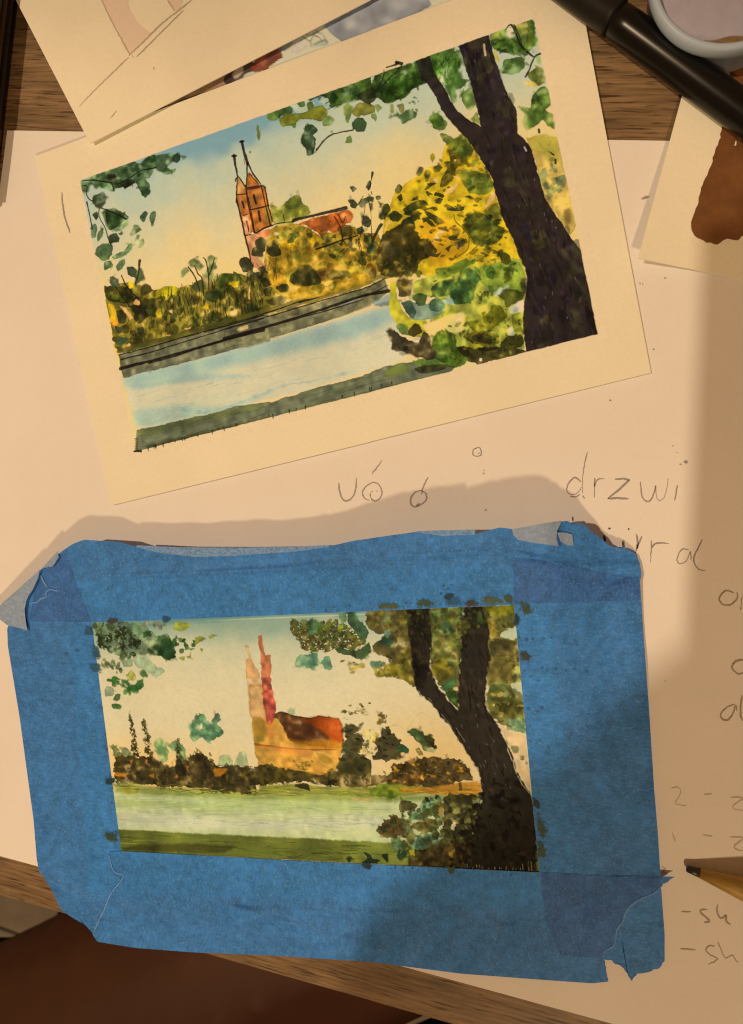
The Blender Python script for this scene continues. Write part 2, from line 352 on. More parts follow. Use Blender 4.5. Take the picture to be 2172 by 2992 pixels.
    for q, w in [([(372, 890), (650, 820), (900, 745), (1300, 640), (1646, 540)], [8, 10, 12, 9]), ([(395, 930), (600, 880), (800, 822), (1060, 742), (1300, 668), (1646, 570)], [12, 8, 9]), ([(390, 1008), (560, 965), (700, 930), (1000, 845), (1300, 760), (1646, 652)], [30, 24, 16, 20, 26]), ([(640, 962), (900, 890), (1150, 800), (1400, 735), (1646, 672)], [10, 14, 20])]:
        p.l(q, w, INK)
    p.tile(660, 660, 550)
    for q, w in [([(-20, 985), (350, 882), (700, 775), (1100, 640), (1250, 600), (1430, 570)], [26, 22, 18, 22, 30]), ([(330, 895), (800, 762), (1200, 645)], [8, 10, 8]), ([(-10, 900), (300, 812), (600, 722), (1000, 605), (1250, 530), (1400, 455)], [9, 11, 9]), ([(20, 858), (260, 790), (500, 712), (700, 640)], [10, 12, 8]), ([(560, 600), (800, 545), (1000, 500), (1220, 440)], [12, 9, 7]), ([(830, 740), (1100, 650), (1300, 580), (1420, 520)], [7, 9]), ([(640, 670), (900, 590), (1200, 450)], [12, 16, 8])]:
        p.l(q, w, (44, 34, 22))
    p.l([(20, 860), (150, 830), (280, 835)], [16, 22, 12], (64, 62, 26), .8)
    p.rag = .9
    # church bank bushes
    p.tile(660, 380, 550)
    p.f([(385, 640), (450, 690), (500, 650), (560, 590), (640, 560), (670, 650), (720, 660), (745, 730), (620, 780), (560, 815), (420, 830), (395, 760)], (146, 138, 48), .95, var=.35)
    p.f([(500, 650), (560, 590), (640, 560), (670, 640), (620, 690), (540, 700)], (104, 108, 44), .7, var=.4)
    p.f([(390, 850), (600, 810), (740, 870), (830, 920), (950, 880), (1100, 830), (1200, 900), (1350, 900), (1400, 1200), (1250, 1340), (900, 1440), (560, 1500), (400, 1400), (330, 1150), (350, 950)], (186, 144, 40), .96, var=.35)
    bank = [(380, 900), (620, 830), (900, 920), (1150, 880), (1330, 1000), (1330, 1220), (1000, 1350), (560, 1440), (400, 1300)]
    p.dabs(bank, 80, (28, 66), [(128, 112, 36), (98, 92, 34), (160, 118, 40), (208, 158, 38), (110, 76, 34), (146, 128, 40), (190, 146, 44)], edge=.3, var=.4)
    p.dabs([(420, 820), (600, 800), (760, 900), (700, 1000), (420, 960)], 36, (12, 36), [(130, 124, 52), (92, 94, 36), (168, 150, 60), (84, 88, 34)], edge=.3)
    p.dabs([(750, 930), (1000, 880), (1200, 860), (1330, 960), (1300, 1200), (1050, 1180), (800, 1040)], 60, (14, 40), [(84, 82, 38), (108, 104, 44), (70, 66, 30), (140, 124, 44), (96, 90, 60)], edge=.35)
    p.f([(620, 820), (760, 770), (900, 735), (1060, 695), (1118, 740), (1090, 790), (1010, 860), (940, 900), (880, 870), (820, 905), (740, 865), (690, 840)], (184, 98, 38), .96, var=.35)
    p.f([(800, 900), (850, 860), (890, 880), (840, 940)], (150, 86, 34), .8)
    p.f([(960, 850), (1080, 820), (1120, 880), (1100, 930), (1000, 930)], (86, 72, 34), .8)
    p.f([(410, 900), (440, 890), (465, 910), (440, 930)], (228, 188, 128), .9)
    p.rag = .4
    # church towers
    p.f([(95, 430), (110, 415), (165, 490), (178, 470), (186, 380), (205, 368), (285, 465), (345, 500), (372, 650), (408, 800), (395, 840), (250, 890), (170, 920), (130, 780), (95, 640), (88, 560)], (184, 112, 48), .96, var=.3, sm=False)
    p.f([(95, 430), (112, 418), (165, 490), (165, 550), (98, 560)], (206, 150, 86), .9, sm=False)
    p.f([(186, 480), (190, 385), (205, 370), (285, 468)], (168, 104, 42), .85, sm=False)
    p.f([(135, 760), (190, 740), (215, 900), (170, 915)], (222, 156, 108), .8, sm=False)
    p.f([(330, 680), (370, 660), (400, 800), (360, 820)], (150, 128, 42), .7, sm=False)
    p.f([(160, 920), (260, 905), (385, 860), (390, 925), (330, 950), (262, 960), (240, 1040), (262, 1100), (350, 1190), (330, 1250), (215, 1180), (185, 1040)], (222, 152, 98), .95, var=.25, sm=False)
    p.f([(270, 905), (385, 862), (388, 915), (330, 945)], (222, 128, 72), .7)
    D = INK
    for q, w in [([(68, 222), (78, 290), (100, 400)], [26, 22, 14]), ([(54, 228), (84, 224)], [20]), ([(100, 398), (125, 430), (165, 492)], [10, 9, 11]), ([(82, 450), (84, 432), (108, 405)], [12, 14, 6]),
                 ([(135, 100), (155, 180), (170, 240), (188, 300)], [26, 22, 30, 26]), ([(122, 104), (152, 98)], [18]), ([(182, 290), (182, 380), (176, 495)], [14, 10]), ([(190, 290), (240, 390), (302, 472)], [16, 11]), ([(200, 372), (240, 425), (282, 470)], [5, 7]),
                 ([(100, 410), (94, 500), (92, 610), (130, 770), (162, 920), (198, 1050), (216, 1165)], [8, 12, 16, 14, 10]), ([(172, 485), (182, 580), (212, 740), (246, 895)], [12, 14, 16]), ([(194, 590), (215, 690), (244, 862)], [6, 8]),
                 ([(305, 480), (332, 600), (386, 832)], [10, 12]), ([(342, 500), (362, 640), (406, 800)], [10, 12, 8]), ([(96, 566), (165, 556)], [10]), ([(205, 700), (290, 680), (372, 658)], [12]), ([(148, 752), (192, 734)], [8]), ([(165, 922), (216, 914)], [11]), ([(245, 893), (270, 895), (330, 858), (412, 830)], [16, 18, 12]), ([(300, 490), (318, 484), (346, 502)], [10]),
                 ([(240, 570), (262, 642)], [18]), ([(140, 625), (156, 682)], [17]), ([(285, 712), (296, 792)], [20]), ([(174, 795), (196, 886)], [8]), ([(186, 800), (200, 884)], [5]), ([(90, 600), (86, 630)], [14])]:
        p.l(q, w, D)
    p.l([(180, 514), (285, 494)], [26], (92, 52, 40))
    p.l([(155, 260), (160, 300)], [14, 8], (176, 110, 84), .7)
    for q, w in [([(410, 830), (480, 812), (580, 800)], [9]), ([(590, 790), (640, 775), (760, 748), (880, 720), (1045, 682)], [32, 24, 20, 24, 34]), ([(500, 740), (508, 810)], [6]),
                 ([(945, 755), (980, 815), (1005, 870), (1016, 955)], [9, 10]), ([(978, 738), (1018, 810), (1042, 755)], [8]), ([(785, 1042), (900, 1005), (1000, 965), (1150, 922)], [16, 14, 10]), ([(1020, 960), (1050, 1005), (1085, 1030)], [9, 6])]:
        p.l(q, w, (46, 30, 22))
    p.l([(985, 704), (1030, 690)], [8], (130, 120, 110), .7)
    p.rag = .9
    # small dark tree in front of the roof
    for q in [[(1065, 610), (1110, 600), (1150, 640), (1130, 695), (1090, 680)], [(1150, 640), (1200, 600), (1240, 580), (1310, 590), (1290, 620), (1240, 630), (1180, 680)], [(1310, 580), (1350, 570), (1365, 595), (1330, 610)], [(1245, 640), (1290, 640), (1295, 690), (1270, 715)], [(1340, 620), (1380, 640), (1360, 690)], [(1180, 740), (1240, 745), (1280, 800), (1250, 860), (1190, 830)], [(1140, 860), (1190, 835), (1215, 890), (1160, 915)], [(1380, 670), (1430, 650), (1440, 720), (1370, 790), (1330, 770)], [(1080, 500), (1115, 485), (1145, 515), (1110, 545)], [(1215, 490), (1250, 440), (1280, 460), (1250, 540)], [(1265, 540), (1285, 530), (1290, 565)], [(1220, 1040), (1280, 1000), (1290, 1060), (1240, 1090)], [(1200, 900), (1250, 940), (1250, 1010), (1215, 980)]]:
        p.f(q, (62, 72, 46), .92, var=.4)
    for q, w in [([(1286, 375), (1275, 430), (1240, 520)], [24, 14, 8]), ([(1198, 575), (1160, 640), (1140, 660)], [8, 10]), ([(1240, 600), (1270, 720), (1275, 850), (1285, 980)], [8, 12, 8]), ([(1215, 660), (1195, 800), (1180, 900), (1160, 1000), (1185, 1100)], [6, 10, 6]), ([(1360, 830), (1300, 940), (1280, 1020)], [30, 22, 12]), ([(1155, 935), (1185, 1060), (1190, 1180)], [8, 6])]:
        p.l(q, w, (48, 52, 32))
    # round dark bushes by the water
    p.tile(660, 660, 550)
    for q in [[(250, 130), (310, 98), (345, 140), (340, 220), (310, 272), (215, 264), (225, 200), (262, 188)], [(352, 160), (420, 138), (482, 210), (486, 260), (400, 272), (352, 232)], [(113, 290), (160, 260), (210, 290), (242, 360), (225, 412), (150, 402), (120, 340)], [(280, 370), (325, 345), (372, 412), (320, 425)], [(208, 430), (290, 402), (292, 445), (225, 452)], [(292, 450), (350, 445), (408, 505), (330, 540)], [(320, 550), (405, 530), (392, 622), (330, 612)], [(560, 440), (640, 350), (725, 333), (765, 392), (832, 452), (820, 512), (700, 528), (600, 522), (552, 490)], [(880, 420), (960, 395), (1070, 390), (1040, 440), (940, 480), (880, 470)], [(1250, 400), (1290, 365), (1325, 400), (1320, 450), (1260, 465)], [(330, 650), (430, 620), (540, 620), (500, 680), (400, 705)], [(420, 540), (510, 500), (560, 540), (500, 590)]]:
        p.f(q, (74, 70, 36), .94, var=.4, edge=.4)
    for k in range(24):
        x = 575 + k * 11; p.l([(x, 515 - abs(k - 12)), (x + (700 - x) * .12, 450), (x + (700 - x) * .4, 385)], [6, 7, 4], (48, 46, 22), .7)
    p.strokes([(130, 280), (230, 300), (470, 200), (480, 260), (330, 520), (300, 480)], 40, (30, 60), (4, 6), [(48, 46, 26)], (.9, 1.9), (.4, .7))
    p.f([(360, 450), (440, 400), (520, 440), (520, 500), (420, 530)], (214, 158, 46), .8)
    p.strokes([(390, 380), (470, 380), (480, 480), (410, 480)], 14, (30, 60), (6, 8), [(82, 70, 26)], (1.1, 1.8), (.6, .9))
    # yellow tree
    p.tile(1120, 400, 550)
    p.f([(65, 590), (105, 495), (200, 405), (290, 350), (400, 270), (500, 235), (550, 60), (620, 20), (730, 0), (840, 150), (965, 400), (1040, 680), (1130, 880), (1230, 1120), (1250, 1210), (620, 1210), (300, 1210), (160, 1000), (0, 860), (0, 700)], (216, 174, 36), .97, var=.22, sm=False)
    p.f([(300, 750), (460, 700), (640, 760), (760, 900), (740, 1000), (640, 1080), (420, 1120), (350, 900)], (226, 162, 34), .75, soft=8, edge=0)
    p.f([(405, 175), (432, 135), (460, 180), (430, 240)], (204, 176, 36), .95)
    p.dabs([(100, 560), (300, 360), (520, 400), (900, 560), (1000, 640), (700, 600), (400, 600)], 30, (20, 50), [(196, 164, 36), (222, 190, 56), (176, 152, 36)], a=(.35, .6), edge=.3)
    p.f([(500, 430), (520, 345), (600, 210), (550, 110), (600, 60), (720, 50), (800, 130), (740, 230), (650, 270), (610, 380), (530, 445)], (98, 86, 28), .9, var=.45)
    p.f([(600, 30), (720, 0), (810, 120), (720, 190), (620, 130)], (98, 108, 46), .85, var=.4)
    p.f([(680, 290), (790, 285), (930, 330), (970, 460), (860, 520), (740, 470), (690, 390)], (120, 124, 48), .9, var=.4)
    p.f([(860, 680), (1000, 550), (1050, 720), (1000, 780), (900, 760)], (132, 126, 48), .85, var=.4)
    p.dabs([(690, 300), (940, 340), (960, 460), (760, 470)], 16, (18, 40), [(92, 104, 40), (150, 148, 62), (110, 116, 46)], a=(.5, .8))
    p.dabs([(440, 250), (640, 150), (760, 200), (640, 300), (600, 380), (500, 340)], 20, (16, 36), [(86, 74, 22), (112, 96, 26), (70, 66, 24)], a=(.6, .9))
    for q in [[(540, 490), (600, 430), (660, 395), (640, 450), (590, 500)], [(885, 640), (920, 540), (985, 470), (990, 530), (925, 600)], [(610, 345), (640, 335), (665, 355), (640, 365)], [(410, 385), (450, 360), (495, 375), (480, 390)], [(620, 195), (645, 195), (635, 220)], [(790, 265), (820, 260), (830, 290), (800, 290)], [(480, 830), (540, 790), (545, 830), (440, 930), (420, 930)], [(640, 960), (690, 930), (710, 940), (680, 975)], [(30, 740), (60, 720), (60, 760), (10, 830)], [(800, 150), (825, 140), (835, 170), (800, 170)]]:
        p.f(q, (238, 184, 112), .92, edge=.1, var=.1)
    dk = [[(290, 310), (320, 262), (358, 272), (350, 322), (310, 340)], [(360, 330), (380, 290), (425, 310), (410, 370), (370, 378)], [(435, 280), (460, 245), (515, 260), (490, 310), (450, 310)], [(105, 472), (140, 412), (182, 440), (150, 492)], [(128, 520), (165, 495), (180, 542), (156, 578)], [(170, 632), (260, 570), (372, 548), (402, 592), (300, 642), (200, 668)], [(358, 632), (440, 680), (552, 752), (480, 765), (392, 702)], [(338, 712), (390, 702), (482, 792), (410, 775)], [(455, 580), (480, 530), (528, 545), (500, 580)], [(525, 600), (560, 590), (640, 630), (740, 590), (700, 640), (600, 660)], [(718, 692), (760, 652), (806, 672), (765, 715)], [(785, 730), (830, 722), (815, 772)], [(540, 972), (606, 942), (575, 1005)], [(428, 1042), (512, 1002), (480, 1052)], [(180, 705), (345, 662), (310, 722), (140, 800)], [(40, 690), (100, 640), (180, 680), (140, 740), (80, 740)], [(0, 880), (60, 850), (100, 860), (40, 920)], [(240, 560), (270, 530), (320, 540), (290, 560)], [(720, 515), (750, 500), (785, 520), (740, 530)], [(290, 380), (335, 375), (320, 400)], [(650, 540), (662, 540), (655, 560)], [(690, 770), (740, 760), (780, 880), (720, 830)], [(0, 590), (50, 580), (70, 630), (20, 720), (0, 730)], [(1060, 885), (1080, 880), (1075, 900)], [(1010, 1000), (1080, 1010), (1130, 1090), (1080, 1120), (1020, 1060)]]
    for q in dk:
        p.f(q, [(64, 68, 34), (78, 76, 34), (56, 64, 40)][p.rng.integers(3)], .93, var=.35, edge=.35)
    p.f([(690, 720), (850, 640), (960, 740), (1060, 800), (1050, 890), (950, 960), (850, 960), (780, 910)], (78, 84, 32), .92, var=.5)
    p.dabs([(700, 730), (960, 740), (1050, 820), (900, 950), (790, 900)], 18, (14, 34), [(58, 68, 32), (110, 112, 44), (70, 78, 36)], a=(.5, .8))
    p.rag = 2.2
    p.f([(0, 850), (140, 760), (280, 750), (290, 830), (350, 890), (450, 925), (490, 1000), (400, 1060), (310, 1100), (300, 1210), (-40, 1210), (-60, 1000)], (76, 64, 30), .94, var=.4)
    p.dabs([(0, 860), (270, 780), (440, 950), (300, 1090), (260, 1200), (-40, 1190)], 30, (16, 44), [(58, 52, 28), (94, 82, 36), (66, 66, 36), (104, 82, 46)], a=(.5, .85))
    p.rag = .9
    for q, w in [([(622, 680), (640, 740), (720, 820), (785, 920)], [7, 9, 6]), ([(730, 1040), (850, 930), (935, 820)], [7, 9, 6]), ([(755, 880), (745, 980), (640, 1060)], [8, 10, 6]), ([(500, 880), (540, 870), (650, 880)], [6, 8])]:
        p.l(q, w, (86, 74, 26), .85)
    p.dabs([(480, 860), (640, 860), (640, 940), (520, 940)], 8, (14, 30), [(176, 138, 34), (150, 118, 34)], a=(.6, .8))
    p.dabs([(860, 960), (1030, 940), (1060, 1060), (900, 1060)], 12, (14, 30), [(112, 96, 34), (84, 76, 28)], a=(.6, .9))
    lf = [(58, 64, 30), (74, 72, 30), (48, 58, 36), (92, 82, 28), (66, 60, 26)]
    p.dabs([(180, 520), (420, 330), (640, 280), (760, 500), (980, 560), (1040, 760), (900, 640), (640, 640), (420, 640), (250, 700)], 60, (8, 24), lf, asp=(.35, .6), ang=(-.8, .5), a=(.6, .95), edge=.2)
    p.dabs([(0, 700), (200, 640), (420, 720), (640, 760), (760, 900), (620, 1080), (430, 1060), (480, 960), (300, 780)], 80, (8, 26), lf, asp=(.35, .65), ang=(-.9, .6), a=(.6, .95), edge=.2)
    p.dabs([(640, 640), (900, 620), (1060, 800), (1120, 920), (1000, 1080), (800, 1080), (760, 900)], 70, (8, 26), lf + [(110, 106, 40), (140, 124, 40)], asp=(.35, .65), ang=(-.9, .6), a=(.55, .95), edge=.2)
    p.dabs([(480, 240), (600, 60), (740, 40), (900, 300), (960, 460), (760, 480), (640, 280)], 50, (8, 26), [(78, 76, 26), (104, 98, 34), (86, 100, 40), (132, 120, 40)], asp=(.35, .65), ang=(-.9, .6), a=(.5, .9), edge=.2)
    # right of the trunk
    p.f([(1250, 0), (1520, 0), (1700, 760), (1646, 860), (1420, 540), (1320, 170)], (212, 172, 84), .9, var=.2, sm=False)
    p.f([(1400, 20), (1500, 0), (1560, 200), (1450, 240), (1380, 130)], (198, 172, 66), .7, soft=6, edge=0)
    p.dabs([(1330, 160), (1500, 180), (1600, 360), (1600, 600), (1480, 560), (1390, 380)], 26, (22, 52), [(132, 132, 88), (118, 120, 84), (160, 150, 84)], a=(.5, .8))
    p.f([(1495, 345), (1590, 322), (1600, 370), (1540, 430), (1510, 400)], (98, 106, 74), .85)
    p.f([(1395, 400), (1440, 388), (1470, 440), (1420, 470)], (108, 114, 82), .8)
    p.f([(1580, 640), (1640, 620), (1640, 760), (1590, 790)], (132, 100, 48), .7, soft=4)
    for q, w in [([(1362, 42), (1395, 92), (1440, 115), (1495, 155)], [10, 9, 14]), ([(1456, 58), (1450, 90), (1436, 112)], [12, 8]), ([(1512, 200), (1510, 230)], [18])]:
        p.l(q, w, (36, 36, 26))
    # canopy along the top
    p.tile(750, 100, 550)
    p.f([(80, 715), (150, 650), (260, 590), (470, 510), (700, 420), (990, 330), (1220, 230), (1420, 150), (1646, 60), (1646, 330), (1560, 330), (1500, 430), (1400, 470), (1290, 560), (1130, 615), (1060, 550), (900, 580), (830, 590), (640, 650), (620, 600), (570, 540), (500, 560), (420, 640), (330, 610), (240, 700), (150, 765)], (74, 96, 36), .95, var=.5)
    p.dabs([(480, 530), (1000, 350), (1400, 210), (1500, 400), (1130, 600), (1050, 540), (650, 630)], 70, (20, 56), [(56, 78, 30), (88, 112, 44), (46, 62, 26), (108, 126, 56), (66, 88, 32)], a=(.5, .9))
    p.f([(1180, 380), (1380, 340), (1430, 430), (1290, 550), (1130, 610), (1080, 560), (1110, 470)], (60, 82, 30), .85, var=.5)
    for q in [[(280, 610), (420, 560), (520, 600), (420, 690), (330, 690), (320, 640)], [(540, 590), (570, 540), (620, 560), (640, 620), (590, 610)], [(990, 350), (1040, 330), (1010, 440), (995, 400)], [(470, 520), (400, 545), (430, 590), (460, 570)], [(1290, 255), (1390, 215), (1380, 240), (1300, 280)], [(1560, 170), (1646, 130), (1646, 180), (1600, 200)]]:
        p.f(q, (196, 190, 160), .9, edge=.05, var=.08)
    p.f([(85, 715), (130, 655), (170, 680), (180, 745), (110, 760)], (110, 130, 60), .9)
    p.f([(160, 650), (220, 615), (310, 640), (320, 690), (210, 720)], (82, 100, 48), .92)
    p.f([(340, 590), (410, 570), (420, 630), (380, 645)], (84, 106, 46), .92)
    p.f([(430, 600), (480, 580), (505, 630), (450, 670)], (98, 110, 36), .92)
    p.f([(190, 740), (260, 685), (330, 690), (420, 685), (500, 640), (560, 615), (615, 650), (620, 710), (560, 770), (470, 745), (370, 750), (320, 800), (220, 812)], (142, 134, 40), .97, var=.25, edge=.45)
    p.f([(280, 790), (340, 770), (335, 830)], (96, 116, 44), .9)
    p.f([(570, 770), (620, 700), (680, 745), (640, 800), (575, 815)], (124, 136, 66), .9)
    p.f([(750, 640), (800, 605), (840, 640), (830, 700), (790, 785), (765, 700)], (120, 128, 48), .9)
    p.f([(820, 680), (880, 610), (960, 590), (1030, 620), (1040, 680), (990, 710), (870, 720)], (132, 122, 44), .95, edge=.35)
    p.f([(1030, 620), (1070, 605), (1105, 640), (1060, 680)], (126, 132, 56), .85)
    p.f([(990, 710), (1040, 690), (1060, 720), (1050, 775)], (134, 142, 66), .85)
    p.f([(870, 560), (830, 570), (860, 520), (940, 500), (980, 440), (1040, 470), (1050, 560), (1010, 610), (940, 600)], (58, 58, 30), .9, var=.3)
    p.f([(825, 780), (860, 735), (930, 728), (965, 790), (940, 850), (880, 855), (835, 830)], (62, 84, 44), .94, edge=.4)
    p.f([(375, 900), (410, 860), (425, 800), (490, 790), (535, 850), (480, 885), (520, 930), (500, 1050), (440, 1065), (420, 1000), (380, 960)], (50, 70, 36), .95, var=.4, edge=.3)
    p.f([(770, 950), (790, 895), (820, 880), (835, 945), (800, 950)], (108, 124, 56), .9)
    p.f([(640, 850), (660, 838), (662, 865)], (108, 124, 66), .8)
    p.f([(1175, 690), (1180, 620), (1200, 610), (1200, 690)], (110, 110, 44), .85)
    p.f([(1230, 610), (1290, 600), (1300, 680), (1260, 690)], (120, 108, 44), .85)
    p.f([(1160, 730), (1230, 685), (1260, 700), (1320, 660), (1410, 680), (1410, 720), (1290, 795), (1270, 740), (1220, 715)], (66, 92, 40), .88, var=.4)
    p.dabs([(1330, 560), (1440, 500), (1420, 680), (1340, 660)], 14, (6, 14), [(128, 138, 70)], a=(.6, .85))
    p.f([(1510, 720), (1580, 680), (1640, 730), (1646, 800), (1560, 825), (1520, 770)], (112, 132, 56), .9, var=.4)
    p.f([(0, 800), (15, 800), (30, 900), (5, 930)], (112, 116, 46), .9)
    for q, w in [([(520, 1015), (550, 975), (590, 925), (650, 880), (740, 855), (840, 838)], [18, 12, 12]), ([(620, 655), (700, 620), (780, 590)], [8, 4]), ([(1240, 250), (1210, 270), (1140, 290)], [26, 10]), ([(1280, 260), (1230, 330), (1170, 380), (1110, 450), (1040, 510)], [10, 12, 16, 12]), ([(1120, 310), (1115, 370), (1080, 440), (1010, 530)], [8, 12, 8])]:
        p.l(q, w, (52, 48, 34))
    p.l([(1225, 246), (1275, 256)], [26], (44, 44, 26))
    p.tile(660, 380, 550)
    p.f([(268, 0), (290, -10), (300, 60), (285, 95), (272, 60)], (132, 132, 58), .9)
    p.f([(196, 185), (208, 176), (218, 192), (206, 208)], (110, 108, 44), .9)
    # foliage at the top right corner
    p.tile(1220, 40, 550)
    p.f([(-20, 380), (100, 340), (230, 310), (300, 280), (370, 260), (400, 400), (360, 540), (440, 590), (400, 650), (330, 660), (350, 770), (310, 790), (230, 600), (150, 560), (60, 600), (-20, 640)], (76, 104, 38), .94, var=.5)
    p.dabs([(120, 360), (360, 290), (380, 420), (340, 560), (250, 620), (150, 520)], 36, (18, 50), [(50, 78, 28), (96, 122, 46), (132, 146, 72), (62, 90, 32)], asp=(.35, .6), ang=(1.1, 2.0), a=(.5, .9))
    p.strokes([(220, 330), (380, 320), (340, 520), (220, 560)], 40, (40, 110), (7, 10), [(46, 70, 26), (100, 124, 48)], (1.5, 2.0), (.4, .7))
    p.f([(300, 290), (370, 262), (375, 310), (320, 325)], (202, 196, 168), .9, edge=0)
    p.f([(200, 570), (225, 545), (245, 590), (215, 600)], (206, 196, 150), .85, edge=0)
    p.f([(380, 700), (460, 650), (520, 680), (530, 780), (460, 850), (400, 780)], (116, 134, 56), .9, var=.4)
    p.f([(470, 920), (530, 850), (560, 980), (500, 960)], (120, 128, 52), .9, var=.4)
    p.f([(100, 910), (160, 865), (220, 900), (270, 960), (240, 1030), (150, 1010)], (112, 130, 50), .9, var=.4)
    p.f([(200, 1045), (260, 1050), (330, 1100), (390, 1050), (480, 1160), (500, 1200), (380, 1200), (250, 1150)], (104, 108, 40), .92, var=.5)
    p.f([(640, 170), (800, 110), (900, 80), (1020, 45), (1050, 260), (1010, 300), (960, 380), (880, 330), (780, 340), (700, 320), (650, 270)], (110, 128, 50), .9, var=.45)
    p.f([(640, 180), (730, 150), (760, 200), (720, 240), (650, 250)], (164, 158, 74), .85)
    p.f([(860, 90), (1000, 85), (960, 190), (900, 180)], (176, 156, 78), .85)
    p.f([(780, 130), (840, 120), (860, 200), (810, 240), (785, 180)], (206, 188, 150), .9, edge=0)
    p.f([(840, 170), (870, 130), (880, 180)], (178, 112, 70), .7)
    p.f([(650, 280), (700, 240), (800, 200), (900, 250), (950, 350), (820, 350), (700, 330)], (72, 100, 38), .85, var=.5)
    p.f([(950, 220), (1010, 90), (1050, 270), (990, 290)], (92, 100, 30), .85, var=.4)
    p.dabs([(660, 250), (900, 220), (940, 340), (700, 330)], 18, (16, 40), [(54, 80, 30), (104, 126, 46), (84, 112, 44)], a=(.5, .85))
    p.f([(665, 320), (700, 320), (730, 420), (700, 440)], (220, 184, 84), .85, edge=0)
    p.f([(735, 510), (760, 400), (840, 380), (930, 380), (945, 470), (880, 520), (790, 530)], (88, 112, 42), .92, var=.45)
    p.f([(960, 540), (1030, 470), (1100, 480), (1125, 600), (1060, 640), (1000, 580)], (110, 112, 36), .9, var=.4)
    p.f([(940, 590), (1000, 580), (1060, 640), (980, 640)], (214, 178, 78), .8, edge=0)
    p.f([(1070, 640), (1120, 630), (1170, 700), (1165, 820), (1120, 840), (1190, 880), (1205, 1015), (1150, 990), (1100, 920), (1050, 980), (960, 1020), (920, 960), (950, 870), (870, 810), (990, 830), (1000, 730)], (92, 114, 42), .93, var=.45)
    p.dabs([(1000, 720), (1150, 680), (1160, 820), (1000, 850)], 14, (16, 36), [(66, 92, 38), (120, 136, 60)], a=(.5, .8))
    p.f([(1050, 370), (1085, 380), (1085, 440), (1055, 430)], (134, 144, 76), .8)
    p.f([(1000, 320), (1040, 280), (1055, 340), (1020, 350)], (204, 204, 158), .9)
    for q, w in [([(770, 150), (800, 105), (830, 100), (870, 180), (900, 260), (960, 330), (1020, 375)], [8, 14, 18, 22, 14]), ([(850, 95), (890, 180), (920, 270)], [12, 10]), ([(1080, 350), (1040, 370), (1005, 430), (985, 490), (950, 550)], [20, 16, 14, 14, 20]), ([(1068, 1015), (1072, 1040)], [20])]:
        p.l(q, w, (42, 40, 26))
    p.f([(975, 1100), (1050, 1060), (1150, 1060), (1240, 1110), (1260, 1210), (1000, 1210)], (206, 178, 74), .85, soft=3, var=.3)
    # bushes at the foot of the tree
    p.tile(1080, 740, 700)
    p.f([(150, 200), (180, 200), (200, 330), (280, 450), (380, 440), (420, 520), (330, 590), (180, 480), (140, 400)], (196, 176, 42), .93, var=.2)
    p.f([(300, 190), (480, 150), (640, 40), (760, 90), (1040, 20), (1085, 180), (1060, 450), (1070, 690), (700, 750), (420, 600), (420, 440), (500, 300), (300, 290)], (176, 168, 62), .93, var=.3)
    p.f([(720, 100), (1030, 40), (1080, 160), (1070, 300), (900, 280), (780, 220)], (140, 148, 56), .85, var=.3)
    p.f([(440, 470), (560, 420), (660, 400), (650, 540), (520, 560), (430, 560), (350, 500)], (222, 192, 106), .9, soft=3, edge=.05)
    p.f([(950, 390), (1020, 330), (1070, 320), (1060, 400), (990, 420)], (208, 196, 160), .9, edge=.05)
    p.f([(860, 270), (900, 230), (980, 220), (920, 280), (870, 300)], (190, 190, 160), .85, edge=.05)
    p.f([(500, 330), (560, 290), (600, 340), (580, 360), (520, 350)], (176, 186, 168), .9, edge=.05)
    p.f([(950, 540), (980, 500), (1010, 560), (960, 560)], (206, 200, 150), .85, edge=.05)
    p.f([(590, 480), (630, 420), (640, 460), (590, 500)], (226, 204, 160), .8, edge=0, soft=2)
    p.f([(290, 330), (400, 350), (460, 310), (525, 360), (500, 420), (400, 460), (290, 460), (240, 390)], (140, 152, 118), .9, var=.25)
    p.f([(220, 340), (290, 320), (330, 400), (300, 455), (250, 400)], (80, 100, 72), .92, var=.3)
    p.f([(290, 290), (350, 265), (400, 290), (390, 350), (330, 360)], (82, 102, 46), .93, var=.35)
    p.f([(410, 360), (430, 310), (490, 310), (525, 355), (490, 400), (430, 400)], (88, 112, 74), .93, var=.35)
    p.f([(420, 230), (500, 190), (560, 180), (620, 250), (540, 290), (440, 310)], (72, 92, 46), .92, var=.4)
    p.f([(560, 290), (600, 190), (640, 100), (730, 110), (765, 170), (720, 250), (725, 310), (660, 355), (590, 350)], (76, 100, 48), .94, var=.45)
    p.f([(450, 110), (560, 90), (660, 30), (720, 60), (640, 120), (540, 160), (480, 180)], (110, 122, 42), .9, var=.4)
    p.dabs([(430, 240), (700, 110), (750, 180), (690, 330), (590, 330), (560, 270)], 22, (18, 40), [(60, 84, 44), (104, 126, 62), (80, 104, 56)], a=(.45, .8), edge=.35)
    p.f([(800, 110), (840, 80), (880, 130), (850, 180), (810, 165)], (92, 112, 40), .9)
    p.f([(815, 210), (860, 230), (860, 275), (820, 270)], (94, 120, 62), .88)
    p.f([(890, 0), (960, 10), (985, 60), (930, 80), (890, 40)], (92, 86, 30), .92)
    p.f([(960, 90), (1000, 100), (980, 180), (940, 205), (925, 150)], (96, 92, 34), .92)
    p.f([(752, 340), (770, 280), (800, 245), (805, 290)], (86, 84, 28), .9)
    p.f([(885, 300), (920, 240), (1000, 245), (1070, 270), (1065, 310), (990, 350), (940, 380), (930, 320)], (98, 94, 36), .9, var=.4)
    p.f([(970, 430), (1060, 395), (1060, 530), (1000, 540)], (146, 138, 46), .88, var=.35)
    p.f([(670, 480), (740, 460), (830, 400), (840, 350), (910, 360), (955, 440), (880, 500), (830, 545), (720, 545)], (128, 118, 30), .93, var=.45)
